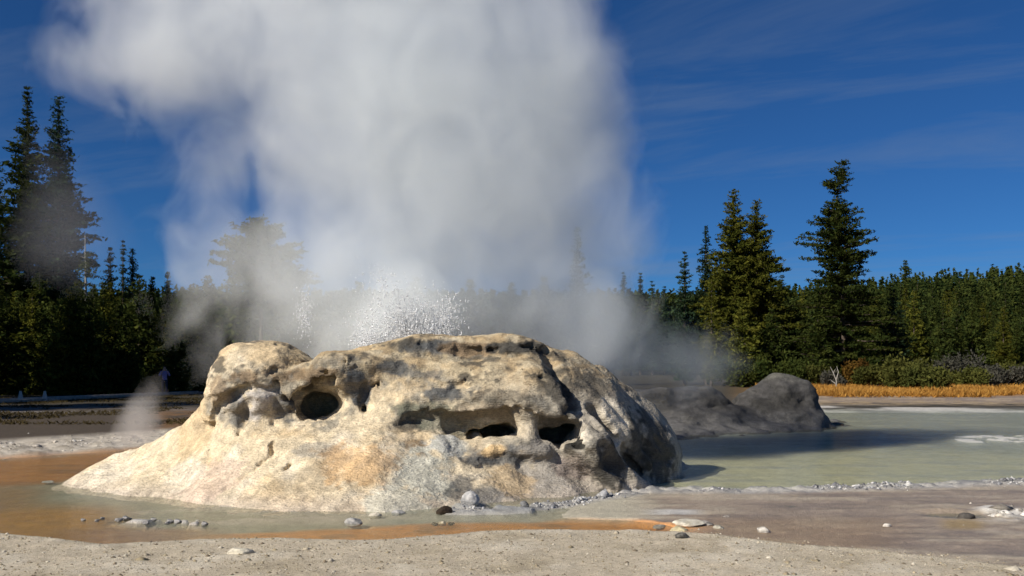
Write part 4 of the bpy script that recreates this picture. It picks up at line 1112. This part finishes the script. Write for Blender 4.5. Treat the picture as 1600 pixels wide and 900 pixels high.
def steam(name, label, blobs, dens, thr, amp, nscale, detail, seed, cell, stretch=(1, 1, .8), dist=.5, albedo=.97, aniso=.25, col=(.95, .96, 1.0), step=1.0):
    """blobs: (centre, radii, weight); density = dens * max(0, sum w*(1-d) + amp*(noise-.5) - thr)"""
    lo = np.min([np.asarray(c)-np.asarray(r) for c, r, w in blobs], 0)-cell; hi = np.max([np.asarray(c)+np.asarray(r) for c, r, w in blobs], 0)+cell
    n = np.ceil((hi-lo)/cell).astype(int)+1
    ax = [lo[i]+np.arange(n[i])*cell for i in range(3)]
    P = np.stack(np.meshgrid(*ax, indexing='ij'), -1)
    s = np.zeros(P.shape[:3])
    for c, r, w in blobs:
        s += w*np.maximum(0, 1-np.sqrt((((P-np.asarray(c))/np.asarray(r))**2).sum(-1)))
    f = max(thr-.34*amp, .025)-s
    V, Q = surface_nets(f, lo, cell)
    me = mesh_from(name, V, Q, 4); smooth(me)
    m, nt, out = new_mat(name+'_vapour')
    p = N(nt, 'ShaderNodeNewGeometry').outputs['Position']
    tot = None
    for c, r, w in blobs:
        a = N(nt, 'ShaderNodeVectorMath', operation='MULTIPLY_ADD'); L(nt, p, a.inputs[0])
        a.inputs[1].default_value = tuple(1/x for x in r); a.inputs[2].default_value = tuple(-cc/x for cc, x in zip(c, r))
        ln = N(nt, 'ShaderNodeVectorMath', operation='LENGTH'); L(nt, a.outputs[0], ln.inputs[0])
        v = math_node(nt, 'MULTIPLY_ADD', ln.outputs['Value'], -w, w); v = math_node(nt, 'MAXIMUM', v, 0.0)
        tot = v if tot is None else math_node(nt, 'ADD', tot, v)
    mp = N(nt, 'ShaderNodeVectorMath', operation='MULTIPLY_ADD'); L(nt, p, mp.inputs[0]); mp.inputs[1].default_value = stretch; mp.inputs[2].default_value = (seed*3.1, seed*1.7, seed*.9)
    nz = noise_node(nt, mp.outputs[0], nscale, detail, .55, dist)
    d = math_node(nt, 'MULTIPLY_ADD', nz.outputs[0], amp, -.5*amp-thr)
    d = math_node(nt, 'MAXIMUM', math_node(nt, 'ADD', d, tot), 0.0)
    d = math_node(nt, 'MULTIPLY', d, dens)
    v = N(nt, 'ShaderNodeVolumePrincipled'); v.inputs['Color'].default_value = (*[albedo*x for x in col], 1); v.inputs['Anisotropy'].default_value = aniso
    L(nt, d, v.inputs['Density']); L(nt, v.outputs[0], out.inputs['Volume'])
    m.cycles.homogeneous_volume = False; m.cycles.volume_step_rate = step
    return tag(link(name, me, m), label, 'steam')

def B(px, py, Y, rx, ry, rz, w): 
    s = Y/F
    return (tuple(at(px, py, Y)), (rx*s, ry, rz*s), w)
steam('steam_plume', 'huge billowing white steam plume rising from the big pale geyser cone', [
    B(632, 500, 14.5, 95, .7, 105, 1.9), B(560, 545, 14.8, 120, .8, 80, .9), B(600, 500, 15.7, 250, 1.5, 170, .75), B(650, 390, 15.6, 270, 1.7, 190, .70), B(640, 270, 15.3, 290, 2.1, 190, .85), B(470, 160, 15.1, 330, 2.1, 170, .68), B(760, 160, 15.4, 250, 2.1, 220, .72),
    B(600, 10, 15.2, 480, 2.5, 200, .9), B(190, 110, 14.8, 230, 1.3, 85, .85), B(850, 430, 16.0, 210, 1.8, 280, .70), B(900, 540, 16.6, 170, 1.6, 130, .55), B(870, 190, 15.8, 150, 1.6, 240, .30), B(885, 165, 15.6, 130, 1.4, 110, .55), B(230, 15, 14.9, 250, 1.3, 120, .75), B(860, 260, 16.0, 270, 1.6, 390, .33), B(405, 400, 15.8, 100, 1.0, 90, .30), B(400, 490, 15.8, 230, 1.6, 190, .45), B(330, 290, 15.6, 240, 1.4, 190, .25),
    B(560, -190, 15.4, 600, 2.6, 240, .9), B(380, 400, 16.0, 330, 1.6, 330, .27), B(930, 380, 16.5, 190, 1.6, 380, .40)],
    dens=1.5, thr=.35, amp=1.2, nscale=.95, detail=6, seed=1, cell=.22, step=.38, aniso=0.0, albedo=.99, dist=1.0, col=(.965, .99, 1.0))
steam('steam_veil', 'thin grey steam veil drifting low between the big cone and the dark rear cone', [
    B(1000, 560, 21.0, 170, 1.8, 130, .7), B(1080, 560, 24.5, 130, 1.8, 90, .8), B(930, 520, 19.0, 120, 1.6, 130, .5)],
    dens=.8, thr=.22, amp=.9, nscale=.8, detail=4, seed=4, cell=.25, step=.6, col=(.975, 1, .98))
steam('steam_wisp', 'small grey steam wisp rising from the orange runoff left of the big cone', [
    B(206, 672, 18.5, 60, .7, 62, 1.0), B(226, 632, 18.6, 46, .6, 60, .7), B(250, 600, 18.6, 40, .5, 40, .4)],
    dens=2.0, thr=.34, amp=1.1, nscale=2.0, detail=4, seed=7, cell=.08, step=.8, col=(1, .97, .93))
steam('steam_drift', 'thin steam drift in front of the tallest pair of trees on the left', [
    B(110, 380, 40, 130, 1.6, 110, .7), B(90, 270, 40, 100, 1.6, 110, .35)],
    dens=.22, thr=.12, amp=.5, nscale=.35, detail=3, seed=9, cell=.4, step=1.5)

# ------------------------------------------------------------------ sky, sun, camera
w = bpy.data.worlds.new('World'); scene.world = w; w.use_nodes = True
nt = w.node_tree; nt.nodes.clear()
out = nt.nodes.new('ShaderNodeOutputWorld'); bg = nt.nodes.new('ShaderNodeBackground')
sky = nt.nodes.new('ShaderNodeTexSky'); sky.sky_type = 'NISHITA'; sky.sun_disc = False
sky.sun_elevation = R(SUN_EL); sky.sun_rotation = math.atan2(SUN_AZ[0], SUN_AZ[1]) % (2*math.pi)
sky.altitude = 2200; sky.air_density = 1.0; sky.dust_density = .1; sky.ozone_density = 4.0
tc = nt.nodes.new('ShaderNodeTexCoord')
sep = N(nt, 'ShaderNodeSeparateXYZ'); L(nt, tc.outputs['Generated'], sep.inputs[0])
zc = math_node(nt, 'ADD', math_node(nt, 'MAXIMUM', sep.outputs[2], 0.0), .12)
cx = math_node(nt, 'DIVIDE', sep.outputs[0], zc); cy = math_node(nt, 'DIVIDE', sep.outputs[1], zc)
comb = N(nt, 'ShaderNodeCombineXYZ'); L(nt, math_node(nt, 'MULTIPLY_ADD', cx, .40, math_node(nt, 'MULTIPLY', cy, -.16)), comb.inputs[0]); L(nt, math_node(nt, 'MULTIPLY_ADD', cy, 1.3, math_node(nt, 'MULTIPLY', cx, .50)), comb.inputs[1])
cn = noise_node(nt, comb.outputs[0], 1.15, 7, .62, .5)
mask = maprange(nt, cn.outputs[0], .49, .82, 0, .50)
mx = N(nt, 'ShaderNodeMix', data_type='RGBA'); L(nt, mask, mx.inputs['Factor']); flt = N(nt, 'ShaderNodeVectorMath', operation='MULTIPLY'); L(nt, sky.outputs[0], flt.inputs[0]); flt.inputs[1].default_value = (.31, .72, 1.15)   # polarised mountain sky
L(nt, flt.outputs[0], mx.inputs['A']); mx.inputs['B'].default_value = (3.4, 4.4, 6.0, 1)
L(nt, mx.outputs['Result'], bg.inputs[0]); bg.inputs[1].default_value = .043
L(nt, bg.outputs[0], out.inputs[0])
sun = bpy.data.lights.new('sun', 'SUN'); sun.energy = 4.8; sun.angle = R(.5); sun.color = (1, .93, .82)
so = bpy.data.objects.new('sun', sun); COL.objects.link(so)
e = R(SUN_EL); dv = Vector((SUN_AZ[0]*math.cos(e), SUN_AZ[1]*math.cos(e), math.sin(e)))
so.rotation_euler = (-dv).to_track_quat('-Z', 'Y').to_euler(); so.location = (-30, -20, 40)

cam = bpy.data.cameras.new('camera'); co = bpy.data.objects.new('camera', cam); COL.objects.link(co)
co.location = (0, 0, H); co.rotation_euler = (R(90), 0, 0)
cam.sensor_width = 36; cam.lens = F/1600*36; cam.clip_end = 5000; cam.clip_start = .1
cam.shift_y = (PYH-450)/1600
scene.camera = co
scene.view_settings.view_transform = 'Standard'; scene.view_settings.look = 'None'
scene.view_settings.exposure = .35; scene.view_settings.gamma = 1
cy_ = scene.cycles
cy_.use_denoising = True
cy_.use_adaptive_sampling = True; cy_.adaptive_threshold = .045
cy_.max_bounces = 10; cy_.diffuse_bounces = 3; cy_.glossy_bounces = 2; cy_.transmission_bounces = 2; cy_.volume_bounces = 6; cy_.transparent_max_bounces = 12
cy_.volume_max_steps = 256; cy_.volume_step_rate = 1.0
cy_.caustics_reflective = False; cy_.caustics_refractive = False
